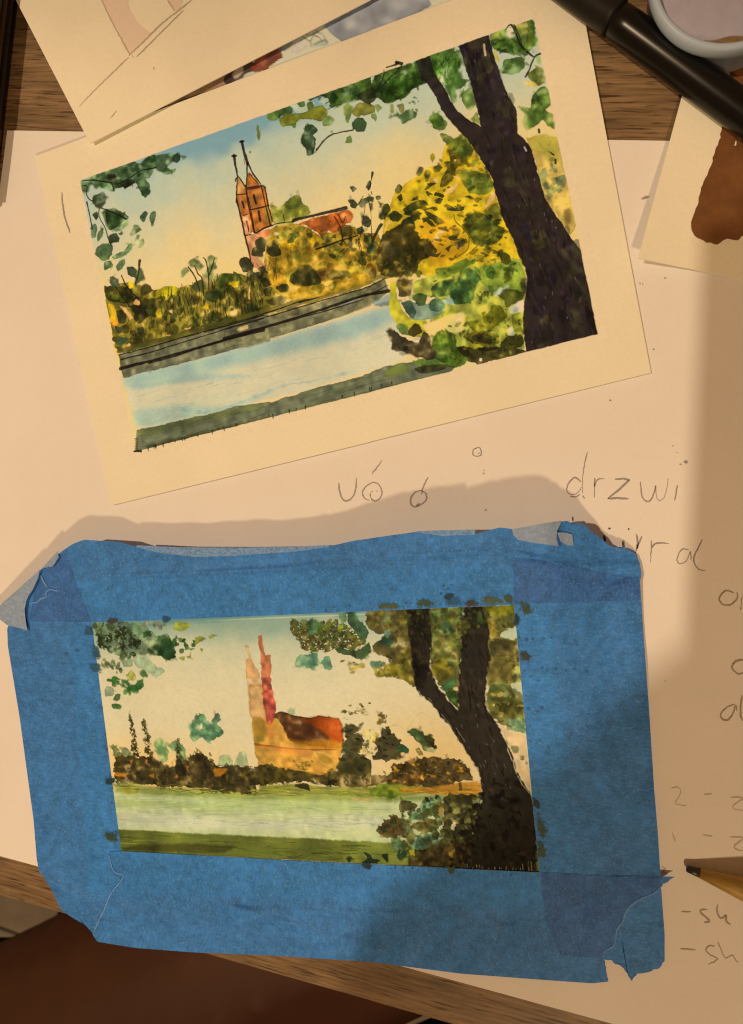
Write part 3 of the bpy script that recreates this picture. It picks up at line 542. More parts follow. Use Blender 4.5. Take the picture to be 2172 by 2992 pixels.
    p.f([(640, 560), (760, 530), (880, 560), (900, 620), (800, 640), (700, 620)], (120, 104, 30), .9, var=.5)
    p.f([(700, 570), (800, 545), (880, 590), (830, 630), (740, 610)], (72, 62, 28), .9, var=.4)
    p.f([(890, 640), (940, 560), (1060, 560), (1065, 640), (960, 670)], (88, 76, 30), .92, var=.5)
    p.f([(590, 640), (680, 640), (760, 650), (900, 640), (1060, 660), (1078, 688), (960, 720), (860, 730), (770, 762), (700, 745), (610, 700)], (92, 80, 40), .95, var=.4, edge=.4)
    p.f([(600, 640), (690, 650), (690, 710), (640, 710)], (58, 48, 26), .85)
    p.f([(740, 650), (880, 630), (880, 660), (760, 680)], (54, 44, 26), .85)
    p.f([(760, 722), (775, 718), (780, 735), (764, 738)], (226, 200, 160), .95, edge=0)
    p.f([(650, 635), (760, 620), (780, 640), (720, 660)], (200, 176, 44), .85)
    p.f([(430, 600), (460, 530), (550, 530), (600, 560), (600, 640), (680, 740), (600, 790), (540, 780), (490, 740), (420, 720)], (94, 112, 36), .94, var=.5)
    p.f([(285, 740), (380, 720), (470, 730), (540, 780), (380, 800)], (134, 148, 60), .85, var=.3)
    p.f([(180, 510), (210, 480), (260, 490), (280, 560), (230, 560)], (116, 134, 58), .92, var=.3)
    p.f([(275, 520), (315, 480), (350, 500), (365, 545), (310, 575), (275, 560)], (74, 62, 32), .94)
    p.f([(105, 530), (140, 508), (180, 530), (260, 590), (340, 620), (370, 540), (410, 550), (430, 640), (468, 690), (440, 735), (340, 720), (270, 690), (190, 670), (150, 660), (155, 600)], (80, 66, 38), .95, var=.35)
    p.f([(300, 590), (350, 570), (345, 610), (310, 610)], (222, 196, 142), .9, edge=0)
    p.f([(230, 640), (270, 640), (270, 665), (240, 670)], (44, 46, 28), .85)
    p.f([(300, 800), (400, 765), (540, 765), (520, 800), (380, 830)], (78, 68, 34), .85, var=.4)
    p.f([(100, 820), (200, 760), (290, 770), (260, 820), (140, 850)], (120, 124, 48), .7, soft=4, edge=0)
    p.f([(300, 130), (340, 115), (380, 135), (340, 175)], (120, 120, 40), .85)
    p.f([(180, 190), (240, 160), (300, 190), (290, 290), (210, 310), (200, 240)], (92, 78, 38), .93, var=.35)
    p.rag = 2.2
    p.f([(40, 60), (200, 0), (340, 20), (300, 150), (180, 170), (90, 150)], (80, 68, 32), .93, var=.35)
    p.rag = .9
    p.tile(1080, 740, 700)
    p.dabs([(40, 40), (340, 10), (300, 280), (120, 160)], 50, (8, 26), [(58, 52, 26), (96, 86, 36), (150, 122, 38), (66, 70, 32)], asp=(.35, .7), a=(.5, .9), edge=.2)
    p.dabs([(430, 120), (760, 40), (1060, 60), (1070, 300), (760, 340), (430, 320)], 60, (8, 24), [(70, 96, 44), (96, 114, 48), (128, 134, 56), (60, 80, 40)], asp=(.35, .7), a=(.5, .9), edge=.25)
    p.dabs([(430, 540), (900, 360), (1060, 420), (1060, 680), (600, 740), (430, 660)], 80, (8, 26), [(88, 78, 28), (122, 110, 34), (66, 56, 26), (108, 120, 40), (150, 142, 46)], asp=(.35, .7), a=(.5, .9), edge=.25)
    p.tile(1220, 40, 550)
    p.dabs([(-20, 400), (340, 290), (380, 420), (330, 660), (150, 560)], 40, (10, 30), [(50, 78, 28), (92, 116, 44), (120, 138, 66)], asp=(.35, .6), ang=(.9, 2.1), a=(.5, .9), edge=.2)
    p.dabs([(650, 200), (1020, 70), (1040, 280), (940, 360), (700, 330)], 34, (10, 28), [(58, 84, 30), (104, 124, 46), (136, 144, 66)], asp=(.35, .7), a=(.5, .9), edge=.2)
    p.tile(750, 100, 550)
    p.dabs([(480, 530), (1000, 350), (1400, 210), (1500, 400), (1130, 600), (1050, 540), (650, 630)], 90, (8, 28), [(46, 66, 26), (84, 108, 42), (110, 130, 58), (60, 84, 32)], asp=(.35, .7), a=(.5, .9), edge=.2)
    # the trunk
    p.rag = .5
    TR = (52, 39, 36)
    p.tile(1220, 40, 550)
    px = []
    def T(x0, y0, w, pts): return [(x0 + a * w / 1646., y0 + b * w / 1646.) for a, b in pts]
    left = T(1220, 40, 550, [(360, 258), (400, 380), (430, 500), (470, 620), (500, 720), (530, 830), (550, 920), (562, 990)])
    br = T(1220, 40, 550, [(470, 930), (360, 860), (300, 770), (240, 640), (150, 530), (105, 350), (-10, 372), (0, 420), (40, 560), (95, 610), (150, 700), (210, 830), (300, 950), (400, 1060), (480, 1150)])
    lo = T(1120, 400, 550, [(720, 0), (830, 150), (900, 270), (960, 380), (975, 450), (1010, 560), (1040, 680), (1080, 780), (1130, 880), (1180, 1000), (1230, 1120)]) + T(1080, 740, 700, [(1040, 30), (1075, 100), (1086, 180), (1070, 330), (1060, 450), (1064, 580), (1078, 690), (1130, 690), (1330, 628), (1590, 570), (1500, 160), (1470, 0)])
    ri = T(1120, 400, 550, [(1646, 880), (1560, 750), (1480, 640), (1420, 530), (1380, 390), (1350, 280), (1320, 170), (1290, 80), (1230, 10)]) + T(1220, 40, 550, [(930, 1080), (880, 1045), (875, 960), (870, 850), (820, 750), (780, 670), (740, 560), (690, 420), (650, 280), (637, 165)])
    p.t = (0, 0, 1.0); p.sc = .7
    p.f(left + br + lo + ri, TR, .98, var=.19, sm=False, warp=.9, edge=.3)
    p.dabs(left + br[-1:] + lo + ri, 110, (10, 40), [(72, 64, 40), (60, 42, 46), (36, 28, 26), (80, 70, 44), (56, 40, 36), (44, 34, 42)], asp=(.25, .6), ang=(1.0, 1.7), a=(.35, .7), edge=0)
    p.dabs(T(1120, 400, 550, [(1240, 840), (1420, 840), (1400, 1000), (1340, 1110), (1300, 950)]), 8, (8, 20), [(88, 76, 38)], a=(.4, .6), edge=0)
    p.strokes(left + br[-1:] + lo + ri, 46, (5, 14), (1.1, 1.7), [(116, 100, 90), (100, 86, 78), (150, 132, 120)], (1.1, 1.6), (.35, .7))
    p.strokes(left + br[-1:] + lo + ri, 80, (20, 60), (3, 5), [(30, 22, 22), (38, 32, 24), (78, 66, 52)], (1.1, 1.6), (.3, .6))
    p.f(T(1220, 40, 550, [(-20, 380), (90, 350), (140, 480), (150, 560), (60, 590), (0, 560)]), (48, 50, 34), .7, var=.3)
    p.f(T(1220, 40, 550, [(430, 250), (620, 190), (620, 300), (470, 320)]), (84, 70, 44), .5, soft=3, edge=0)
    p.l(T(1220, 40, 550, [(588, 270), (600, 365)]), 6, (206, 172, 120), .9)
    p.l(T(1120, 400, 550, [(1240, 90), (1256, 120)]), 5, (190, 170, 160), .9)
    p.rag = .8
    # leaves at the top left corner
    p.tile(220, 400, 550)
    p.f([(40, 385), (200, 312), (350, 255), (510, 205), (560, 235), (640, 165), (720, 160), (830, 135), (870, 160), (870, 205), (810, 250), (790, 300), (720, 310), (690, 270), (650, 330), (600, 370), (640, 400), (652, 480), (610, 532), (575, 500), (540, 430), (520, 400), (430, 462), (410, 430), (360, 452), (330, 490), (250, 450), (130, 420), (115, 480), (60, 490)], (84, 102, 60), .93, var=.5)
    p.dabs([(60, 390), (350, 280), (520, 220), (700, 190), (680, 270), (520, 380), (420, 440), (200, 420)], 34, (18, 46), [(54, 70, 36), (104, 122, 78), (70, 88, 48), (46, 56, 30)], a=(.5, .9))
    for q, c in [([(280, 330), (350, 320), (360, 410), (310, 420), (280, 380)], (46, 42, 26)), ([(360, 410), (440, 370), (520, 370), (510, 410), (440, 455), (400, 420), (370, 440)], (50, 56, 28)), ([(610, 180), (690, 160), (710, 210), (650, 230), (600, 210)], (50, 74, 34)), ([(848, 165), (900, 142), (930, 170), (900, 228), (850, 220)], (46, 70, 34)), ([(560, 440), (620, 440), (655, 490), (610, 532), (575, 500)], (70, 92, 52)), ([(730, 300), (790, 258), (830, 290), (880, 276), (860, 312), (790, 332)], (76, 100, 52)), ([(915, 160), (985, 168), (940, 212)], (140, 152, 112)),
                 ([(540, 380), (630, 370), (610, 430), (560, 440)], (124, 138, 88)), ([(640, 290), (690, 280), (660, 350), (600, 380)], (134, 148, 98)), ([(150, 512), (190, 500), (240, 478), (270, 520), (260, 580), (222, 632), (170, 622), (140, 570)], (52, 66, 34)), ([(140, 680), (185, 648), (202, 710), (175, 742)], (56, 72, 40)), ([(222, 655), (300, 640), (460, 720), (455, 780), (380, 832), (270, 800)], (128, 144, 92)), ([(250, 640), (330, 622), (420, 662), (472, 700), (400, 742), (350, 800), (300, 818), (262, 740)], (54, 72, 34)), ([(290, 865), (350, 832), (392, 880), (380, 922), (300, 932)], (50, 66, 38)), ([(375, 845), (408, 818), (422, 850), (395, 868)], (76, 98, 60)),
                 ([(130, 790), (172, 758), (190, 800), (180, 872), (140, 885)], (112, 126, 86)), ([(190, 840), (240, 785), (246, 850), (185, 932)], (92, 110, 66)), ([(180, 960), (240, 938), (320, 940), (332, 990), (300, 1062), (240, 1082), (170, 1032)], (100, 122, 68)), ([(248, 1095), (310, 1072), (326, 1130), (252, 1178)], (88, 110, 62)), ([(345, 1135), (380, 1085), (432, 1068), (430, 1122), (370, 1188)], (122, 136, 82)), ([(310, 1052), (380, 1000), (428, 1000), (460, 925), (497, 930), (490, 990), (430, 1042), (340, 1072)], (132, 148, 92)), ([(490, 820), (520, 762), (582, 805), (550, 842), (470, 872)], (88, 108, 62)), ([(508, 920), (530, 850), (565, 852), (540, 932)], (172, 172, 112)), ([(545, 962), (580, 878), (612, 915), (570, 972)], (148, 158, 98)), ([(558, 702), (610, 642), (637, 660), (600, 752)], (72, 92, 54)), ([(642, 690), (680, 642), (707, 660), (672, 802)], (96, 112, 72))]:
        p.f(q, c, .92, var=.4)
    for q, w in [([(60, 382), (160, 378), (250, 392), (320, 402)], [10, 14, 12]), ([(360, 412), (450, 370), (560, 300), (640, 282), (704, 266)], [10, 10, 9, 16]), ([(70, 425), (100, 435), (95, 500), (120, 545), (150, 560)], [10]), ([(97, 570), (122, 680), (145, 805)], [14, 9, 14]), ([(206, 625), (205, 700), (260, 800), (290, 900), (312, 952)], [8, 9, 10]), ([(228, 625), (330, 662), (442, 716)], [10, 12, 14]), ([(322, 420), (335, 470)], [12, 8])]:
        p.l(q, w, (40, 40, 28))
    p.deepen(1.22)
    # tooth of the paper
    p.C *= (1 + (p.n3 - .5) * .05 + (p.n12 - .5) * .04)[..., None]
# ---------------------------------------------------------------- the taped picture, still being painted
def paint_taped(p):
    U = (p.XX - p.x0) / (p.x1 - p.x0); V = (p.YY - p.y0) / (p.y1 - p.y0)
    DK, OD, OL, G1, G2, TE, PG = (54, 44, 26), (84, 70, 28), (124, 112, 32), (44, 78, 30), (84, 112, 44), (78, 112, 76), (150, 160, 112)
    one = np.ones_like(U)
    p.field(one, (222, 195, 143))
    p.field(1 - p.vert(.0, .30), (190, 184, 142), .8)
    p.field((1 - p.vert(.0, .12)), (132, 152, 124), .7)
    p.field(1 - sstep(.004, .03, V - .006 * np.sin(U * 9) + (p.n30 - .5) * .02), (104, 138, 122), .8)
    p.field((1 - sstep(.0, .006, np.abs(V - .012))) * sstep(.2, .5, U), (200, 196, 160), .7)
    p.field(sstep(.42, .62, V) * (1 - sstep(.03, .5, U)), (238, 184, 98), .75)
    p.field(sstep(.5, .7, V) * (1 - sstep(.4, .6, np.abs(U - .3))), (232, 190, 118), .4)
    p.field(np.exp(-((U - .8) / .14) ** 2 - ((V - .56) / .16) ** 2), (226, 170, 82), .6)
    p.field(np.exp(-((U - .84) / .1) ** 2 - ((V - .74) / .06) ** 2), (214, 142, 40), .9)
    g = (p.n3 * .6 + p.n6 * .4)
    p.field(sstep(.62, .8, g) * (1 - sstep(.25, .6, V)), (150, 150, 112), .16)      # granulation in the sky wash
    p.field(sstep(.6, .8, g) * sstep(.3, .6, V), (210, 182, 130), .22)
    p.tile(1080, 2020, 550)
    p.l([(180, 310), (240, 295), (330, 330), (400, 240), (460, 190), (560, 240), (620, 245)], 8, (206, 158, 92), .5, soft=2)
    # meadow and water
    p.tile(300, 2040, 550)
    p.f([(100, 720), (400, 780), (900, 800), (1646, 830), (2600, 830), (3900, 830), (3950, 1400), (100, 1400)], (196, 188, 128), 1, soft=1, edge=0, var=.06, sm=False)
    p.f([(100, 740), (500, 780), (1000, 800), (1646, 830), (2600, 860), (3300, 830), (3300, 900), (2300, 900), (1600, 900), (900, 880), (110, 830)], (150, 150, 66), .9, soft=6, edge=0, var=.25)
    p.f([(110, 850), (600, 880), (1646, 900), (2300, 930), (2300, 980), (1500, 990), (700, 980), (115, 950)], (178, 180, 106), .85, soft=10, edge=0, var=.15)
    p.f([(130, 1000), (600, 1000), (1300, 1080), (2400, 1040), (2600, 1110), (2000, 1150), (1000, 1150), (140, 1120)], (202, 190, 146), .9, soft=10, edge=0, var=.1)
    wat = [(120, 830), (1646, 870), (2500, 880), (2500, 1120), (1500, 1150), (140, 1130)]
    p.strokes(wat, 150, (120, 520), (5, 8), [(158, 164, 98), (206, 200, 152), (178, 178, 124), (202, 194, 160), (150, 156, 100)], (-.02, .06), (.2, .5))
    p.strokes([(1300, 1060), (2500, 1000), (2500, 1120), (1300, 1130)], 40, (60, 300), (4, 6), [(150, 150, 116), (214, 206, 170)], (-.02, .06), (.25, .5))
    # dark grass strip at the bottom
    p.tile(300, 2300, 823)
    p.f([(70, 245), (500, 268), (1100, 295), (1572, 318), (1900, 330), (2700, 360), (2750, 600), (100, 560)], (110, 110, 40), .96, soft=2.5, edge=0, var=.3, sm=False)
    p.strokes([(110, 262), (1300, 315), (1900, 345), (1900, 440), (1000, 420), (110, 375)], 130, (40, 200), (3, 6), [(84, 84, 28), (142, 138, 58), (64, 60, 26), (124, 120, 40)], (.0, .09), (.3, .65))
    p.f([(110, 345), (400, 325), (800, 340), (700, 390), (120, 370)], (70, 62, 28), .7, soft=4, edge=0, var=.4)
    # church
    p.rag = .3
    p.tile(260, 1780, 550)
    p.f([(1358, 315), (1392, 308), (1400, 380), (1418, 430), (1490, 570), (1500, 600), (1515, 760), (1520, 880), (1530, 980), (1440, 980), (1415, 930), (1400, 800), (1372, 600), (1368, 440), (1390, 420)], (214, 166, 112), .93, var=.13, sm=False)
    p.f([(1372, 440), (1418, 430), (1490, 575), (1470, 600), (1372, 600)], (200, 146, 84), .6, var=.13, sm=False)
    p.l([(1385, 640), (1390, 760), (1402, 900)], 6, (196, 160, 110), .7)
    p.f([(1475, 235), (1510, 228), (1522, 320), (1545, 400), (1585, 395), (1592, 450), (1580, 600), (1505, 600), (1500, 440), (1510, 400), (1485, 320)], (196, 112, 66), .93, var=.3, sm=False)
    p.f([(1505, 600), (1585, 600), (1600, 720), (1632, 880), (1620, 960), (1600, 1030), (1555, 1030), (1545, 930), (1522, 880)], (178, 84, 62), .95, var=.35, sm=False)
    p.dabs([(1540, 780), (1620, 780), (1630, 960), (1560, 980)], 12, (8, 22), [(190, 84, 76), (168, 66, 50)], a=(.4, .7), edge=0)
    p.tile(700, 2000, 550)
    p.f([(80, 0), (195, 0), (210, 180), (240, 340), (300, 290), (330, 300), (450, 470), (800, 540), (910, 560), (880, 640), (840, 760), (760, 790), (600, 830), (480, 760), (260, 740), (150, 730), (160, 660), (130, 600), (105, 300), (85, 270)], (208, 148, 56), .94, var=.19, sm=False)
    p.f([(85, 20), (190, 10), (205, 200), (220, 290), (110, 290), (90, 270)], (216, 166, 106), .85, var=.12, sm=False)
    p.f([(110, 310), (210, 300), (240, 420), (200, 500), (125, 500)], (158, 124, 46), .7, soft=6, edge=0, var=.5)
    p.f([(140, 450), (200, 440), (220, 490), (150, 500)], (128, 116, 48), .6, soft=4, edge=0)
    p.f([(200, 60), (270, 20), (305, 160), (312, 230), (290, 340), (250, 360), (235, 290), (205, 190)], (178, 84, 62), .9, var=.4)
    p.f([(240, 340), (290, 330), (300, 460), (240, 480)], (214, 112, 62), .5, soft=6, edge=0)
    p.f([(290, 285), (350, 238), (400, 245), (470, 270), (620, 295), (680, 275), (860, 292), (895, 350), (905, 440), (915, 540), (860, 560), (640, 540), (520, 520), (440, 490), (400, 420), (340, 310)], (112, 66, 28), .96, var=.4, sm=False)
    p.f([(520, 310), (680, 280), (860, 296), (900, 380), (905, 500), (820, 520), (760, 440), (640, 370)], (178, 82, 26), .85, soft=4, edge=.1, var=.45)
    p.f([(360, 330), (500, 340), (640, 350), (760, 440), (780, 490), (620, 480), (500, 520), (430, 470), (390, 400)], (96, 54, 28), .6, soft=4, edge=.1, var=.4)
    p.l([(310, 262), (350, 242), (400, 250), (470, 278), (620, 298)], [14, 18, 14, 12], (78, 40, 22), .8)
    p.f([(420, 470), (560, 500), (780, 480), (900, 520), (900, 570), (700, 560), (500, 540)], (196, 128, 34), .75, soft=5, edge=0, var=.4)
    p.l([(130, 520), (240, 535), (420, 560), (640, 570), (840, 570)], [22, 16, 10, 14, 8], (160, 76, 24), .75)
    p.f([(250, 540), (640, 575), (620, 620), (400, 610)], (214, 132, 60), .6, soft=6, edge=0)
    p.l([(650, 590), (690, 660), (760, 710), (830, 700), (820, 660), (740, 600), (670, 590)], [14, 12, 10], (226, 176, 84), .7, soft=2)
    p.f([(690, 620), (760, 630), (800, 680), (740, 690)], (186, 138, 36), .7, soft=4)
    p.f([(450, 660), (480, 650), (500, 690), (560, 670), (650, 660), (620, 720), (560, 760), (500, 720)], (112, 98, 34), .8, var=.5, dry=.45)
    p.f([(410, 230), (450, 195), (485, 215), (480, 260), (430, 265)], (150, 160, 110), .7, soft=2, var=.3)
    p.rag = 1.6
    # lone teal bush and pale bushes
    p.tile(300, 2040, 550)
    p.f([(745, 240), (800, 160), (880, 130), (910, 200), (945, 230), (960, 150), (1000, 115), (1030, 160), (1015, 205), (985, 230), (1000, 255), (1050, 280), (1050, 330), (990, 350), (920, 395), (890, 360), (850, 345), (800, 380), (765, 340), (770, 290)], (92, 128, 84), .92, var=.45, warp=2)
    p.dabs([(760, 250), (880, 150), (940, 280), (1040, 300), (900, 370), (790, 340)], 26, (10, 26), [(70, 108, 72), (120, 146, 106), (84, 122, 80)], a=(.4, .8), edge=.2)
    p.f([(840, 240), (860, 220), (868, 265), (850, 270)], (212, 186, 136), .85, edge=0)
    p.f([(440, 400), (480, 350), (540, 370), (570, 440), (560, 560), (500, 560), (470, 480)], (120, 140, 84), .9, var=.4)
    p.f([(585, 430), (600, 370), (660, 360), (720, 430), (720, 560), (640, 600), (640, 480)], (122, 142, 88), .9, var=.4)
    p.f([(70, 420), (100, 400), (150, 470), (150, 520), (90, 520)], (110, 122, 66), .88, var=.4)
    p.f([(165, 440), (210, 430), (245, 490), (230, 530), (165, 500)], (134, 146, 92), .85, var=.4)
    p.f([(1015, 510), (1060, 490), (1110, 510), (1140, 570), (1020, 590)], (158, 164, 108), .85)
    p.f([(1150, 570), (1180, 485), (1220, 470), (1260, 510), (1270, 600), (1160, 600)], (160, 164, 110), .85)
    p.dabs([(450, 380), (540, 380), (550, 480), (600, 400), (680, 380), (700, 480), (500, 480)], 14, (10, 24), [(76, 112, 60), (96, 124, 72)], a=(.5, .8))
    # slim poplars
    for x0, y0, x1, y1, w in [(238, 130, 300, 600, 56), (352, 180, 420, 600, 60), (650, 350, 690, 660, 46)]:
        for k in range(110):
            t = k / 109.; ww = w * (.25 + t) * .5
            p.fillr(smooth_pts(p.P(p.blob(x0 + (x1 - x0) * t + p.rng.normal(0, ww * .6), y0 + (y1 - y0) * t, 8 + 14 * t, 6 + 8 * t, p.rng.random() * 3)), 2), pig(*[OD, DK, (104, 84, 36), (74, 68, 30)][p.rng.integers(4)]), .85, .7, 1.4, 0, .3, 'mix', True, .36)
    # hedge line
    hed = [(85, 520), (160, 500), (280, 520), (420, 500), (520, 580), (600, 600), (720, 560), (760, 500), (860, 470), (940, 540), (1000, 600), (1180, 590), (1300, 620), (1400, 580), (1500, 620), (1646, 620), (1646, 740), (1350, 760), (1330, 830), (1000, 820), (700, 780), (100, 740)]
    p.f(hed, (70, 57, 27), .95, var=.5, warp=2)
    p.dabs(hed, 200, (14, 40), [DK, (70, 58, 30), (92, 76, 34), (120, 98, 34), (62, 54, 28)], a=(.6, .95), edge=.15, warp=2, dry=.36)
    for q in [[(960, 620), (1100, 610), (1040, 680), (980, 690)], [(400, 680), (440, 660), (450, 700)], [(230, 550), (260, 540), (250, 580)], [(620, 690), (660, 670), (650, 700)], [(590, 560), (620, 540), (610, 600)], [(100, 650), (200, 660), (190, 690), (100, 680)], [(370, 540), (390, 530), (385, 580)], [(725, 600), (745, 590), (740, 640)]]:
        p.f(q, (212, 136, 38), .75, edge=0, soft=2)
    p.f([(830, 480), (880, 490), (940, 600), (960, 700), (760, 720), (740, 600), (800, 540)], (66, 52, 28), .9, var=.4, warp=2.4)
    p.dabs([(740, 500), (960, 480), (960, 580), (860, 520), (760, 560)], 30, (5, 14), [OD, (74, 60, 28)], a=(.7, .9), edge=0)
    p.f([(640, 500), (700, 540), (730, 680), (650, 700), (640, 600)], (52, 44, 26), .9, var=.3, warp=2)
    p.f([(160, 790), (240, 750), (330, 800), (290, 840), (180, 830)], (134, 120, 42), .85, var=.4)
    p.f([(1060, 720), (1340, 690), (1350, 800), (1300, 820), (1040, 820)], (96, 78, 40), .7, var=.5)
    p.strokes([(100, 740), (1300, 800), (1646, 760), (1646, 850), (900, 830), (100, 780)], 60, (60, 300), (4, 7), [(70, 62, 28), (196, 176, 80), (128, 116, 40), (98, 88, 30)], (.0, .07), (.4, .7))
    p.l([(1000, 700), (1040, 715), (1300, 720)], 5, (60, 50, 28), .7)
    # right hedge, trees by the church
    p.tile(700, 2000, 550)
    p.f([(160, 720), (240, 700), (330, 740), (480, 740), (600, 780), (760, 770), (840, 760), (900, 700), (960, 660), (1000, 640), (1080, 600), (1170, 720), (1150, 790), (1300, 800), (1400, 690), (1560, 650), (1646, 640), (1646, 880), (1180, 900), (900, 900), (600, 860), (170, 870)], (98, 80, 34), .95, var=.5, warp=2)
    p.dabs([(160, 740), (500, 760), (840, 780), (900, 640), (1080, 620), (1160, 780), (1560, 680), (1646, 680), (1646, 860), (900, 890), (180, 860)], 110, (14, 38), [DK, (66, 54, 30), (96, 78, 34), (118, 96, 36), (58, 52, 30)], a=(.6, .95), edge=.1, warp=2, dry=.36)
    p.f([(895, 380), (980, 340), (1050, 380), (1000, 430), (1060, 450), (1125, 505), (1060, 520), (1080, 560), (1000, 590), (1080, 620), (1160, 720), (1140, 780), (880, 790), (840, 720), (930, 590), (890, 540), (930, 470)], (78, 70, 36), .96, var=.25, warp=2.2, sm=False)
    p.f([(1240, 390), (1310, 365), (1340, 420), (1420, 490), (1400, 560), (1440, 640), (1300, 680), (1170, 650), (1200, 560), (1165, 490), (1230, 460)], (80, 70, 38), .96, var=.25, warp=2.2, sm=False)
    p.dabs([(890, 340), (1060, 340), (1130, 500), (1160, 740), (860, 760), (900, 560)], 90, (6, 20), [(44, 38, 22), (72, 62, 34), (60, 66, 36), (36, 32, 20)], asp=(.3, .6), ang=(-.5, .6), a=(.6, .95), edge=0)
    p.dabs([(1240, 370), (1310, 365), (1450, 640), (1160, 650)], 70, (6, 18), [(44, 38, 22), (74, 62, 34), (62, 66, 36)], asp=(.3, .6), ang=(-.5, .6), a=(.6, .95), edge=0)
    p.dabs([(1210, 220), (1280, 220), (1300, 330), (1220, 360)], 40, (5, 13), [OD, (110, 92, 40)], a=(.7, .9), edge=0)
    p.dabs([(890, 200), (1150, 150), (1110, 270), (900, 330)], 60, (5, 14), [(104, 92, 36), (132, 116, 60), (88, 78, 32)], asp=(.3, .6), ang=(-.5, .5), a=(.7, .9), edge=0)
    p.dabs([(1080, 380), (1200, 380), (1200, 640), (1080, 600)], 60, (5, 15), [(196, 172, 84), (150, 132, 54), (212, 178, 90), (128, 112, 44)], a=(.5, .85), edge=0)
    p.f([(1380, 560), (1430, 520), (1500, 590), (1440, 608)], (62, 84, 50), .93)
    p.f([(1460, 410), (1520, 378), (1610, 400), (1640, 460), (1646, 590), (1600, 560), (1530, 470)], (84, 98, 54), .93, var=.4)
    p.dabs([(1330, 840), (1600, 790), (1600, 880), (1340, 880)], 12, (10, 24), [(226, 152, 44)], a=(.7, .9), edge=.1)
    p.f([(170, 880), (500, 870), (840, 900), (1100, 900), (1400, 870), (1646, 880), (1646, 960), (1300, 990), (900, 970), (160, 950)], (132, 128, 42), .85, var=.35, soft=3, edge=0)
    p.strokes([(170, 880), (840, 900), (1300, 910), (1300, 980), (700, 970), (160, 950)], 80, (60, 260), (4, 7), [(112, 112, 34), (188, 172, 78), (92, 92, 30), (150, 140, 50)], (.0, .06), (.4, .7))
    p.f([(1130, 930), (1250, 880), (1440, 890), (1450, 950), (1390, 960), (1330, 1020), (1290, 980), (1150, 970)], (110, 118, 34), .85, var=.3)
    p.f([(480, 880), (560, 860), (600, 880), (625, 950), (590, 930), (540, 920)], (56, 46, 26), .92, var=.3)
    p.f([(960, 990), (1180, 990), (1160, 1020), (1020, 1020)], (200, 164, 92), .7, soft=3, edge=0)
    # right bank, foliage in front of the trunk
    p.tile(1080, 2020, 550)
    p.f([(200, 660), (400, 590), (620, 570), (780, 590), (900, 680), (900, 760), (780, 790), (560, 850), (330, 820), (220, 760)], (86, 66, 32), .93, var=.5, warp=2.6)
    p.dabs([(180, 680), (420, 590), (760, 600), (900, 700), (720, 800), (330, 810)], 110, (10, 30), [DK, (70, 54, 30), (96, 74, 34), (140, 100, 40), (200, 144, 46)], asp=(.3, .6), ang=(-.2, .7), a=(.6, .95), edge=.1, warp=2)
    p.dabs([(640, 580), (900, 640), (900, 780), (760, 700)], 40, (6, 16), [OD, (112, 84, 34)], asp=(.3, .5), ang=(-.2, .8), a=(.7, .9), edge=0)
    p.f([(330, 350), (390, 318), (480, 350), (490, 380), (540, 370), (600, 480), (590, 505), (490, 480), (400, 430)], (84, 100, 52), .93, var=.45)
    p.f([(470, 390), (540, 370), (605, 470), (590, 500), (500, 470)], (66, 54, 30), .9, var=.5, warp=2)
    p.f([(480, 480), (590, 505), (560, 530), (500, 520)], (150, 150, 96), .8)
    p.f([(250, 480), (290, 455), (360, 520), (340, 545), (260, 530)], (62, 88, 50), .93)
    p.f([(400, 500), (440, 490), (480, 560), (420, 560)], (118, 100, 40), .8, dry=.4)
    p.f([(200, 840), (500, 850), (760, 800), (980, 780), (985, 900), (880, 920), (600, 900), (200, 880)], (196, 132, 34), .88, var=.35, soft=3, edge=0)
    p.strokes([(200, 850), (700, 860), (980, 820), (985, 900), (600, 900), (200, 880)], 50, (60, 220), (4, 7), [(150, 104, 30), (222, 164, 60), (112, 90, 30)], (-.03, .06), (.4, .7))
    p.f([(780, 800), (810, 790), (810, 860), (785, 860)], (92, 74, 32), .85)
    p.f([(0, 860), (130, 810), (240, 820), (310, 860), (240, 900), (240, 940), (190, 960), (150, 910), (0, 890)], (110, 118, 36), .8, var=.35)
    # canopy
    p.tile(660, 1740, 550)
    can = [(560, 210), (720, 220), (900, 230), (1060, 280), (1240, 400), (1150, 450), (960, 470), (820, 490), (680, 460), (620, 390), (560, 310)]
    p.f(can, (98, 84, 34), .85, var=.5, warp=2, dry=.36)
    p.dabs(can, 260, (8, 26), [(104, 88, 34), OD, (120, 104, 36), (86, 76, 30), (98, 106, 40)], asp=(.35, .7), a=(.7, .95), edge=.1, warp=1.8, dry=.36)
    p.dabs([(700, 230), (1000, 240), (1150, 400), (960, 460), (780, 440), (700, 330)], 80, (6, 16), [(64, 54, 26), (112, 104, 38), (70, 84, 36)], a=(.6, .9), edge=.1)
    p.dabs([(700, 230), (1000, 240), (1050, 330), (900, 400), (740, 330)], 34, (16, 34), [(74, 98, 44), (112, 116, 44), (84, 92, 36), (60, 84, 44)], a=(.6, .9))
    p.f([(720, 210), (760, 200), (790, 290), (760, 350), (710, 360)], (76, 104, 66), .85, var=.4)
    p.f([(1060, 140), (1120, 130), (1150, 220), (1220, 260), (1250, 340), (1200, 385), (1120, 320), (1050, 240)], (72, 96, 56), .94, var=.4)
    p.f([(985, 170), (1050, 140), (1060, 230), (1000, 240)], (118, 136, 84), .85, var=.4)
    p.f([(980, 270), (1020, 270), (1010, 330), (970, 320)], (160, 156, 48), .85)
    p.f([(590, 590), (620, 540), (690, 515), (740, 490), (790, 500), (790, 560), (830, 590), (770, 650), (690, 630), (610, 620)], (92, 128, 92), .92, var=.35, warp=2)
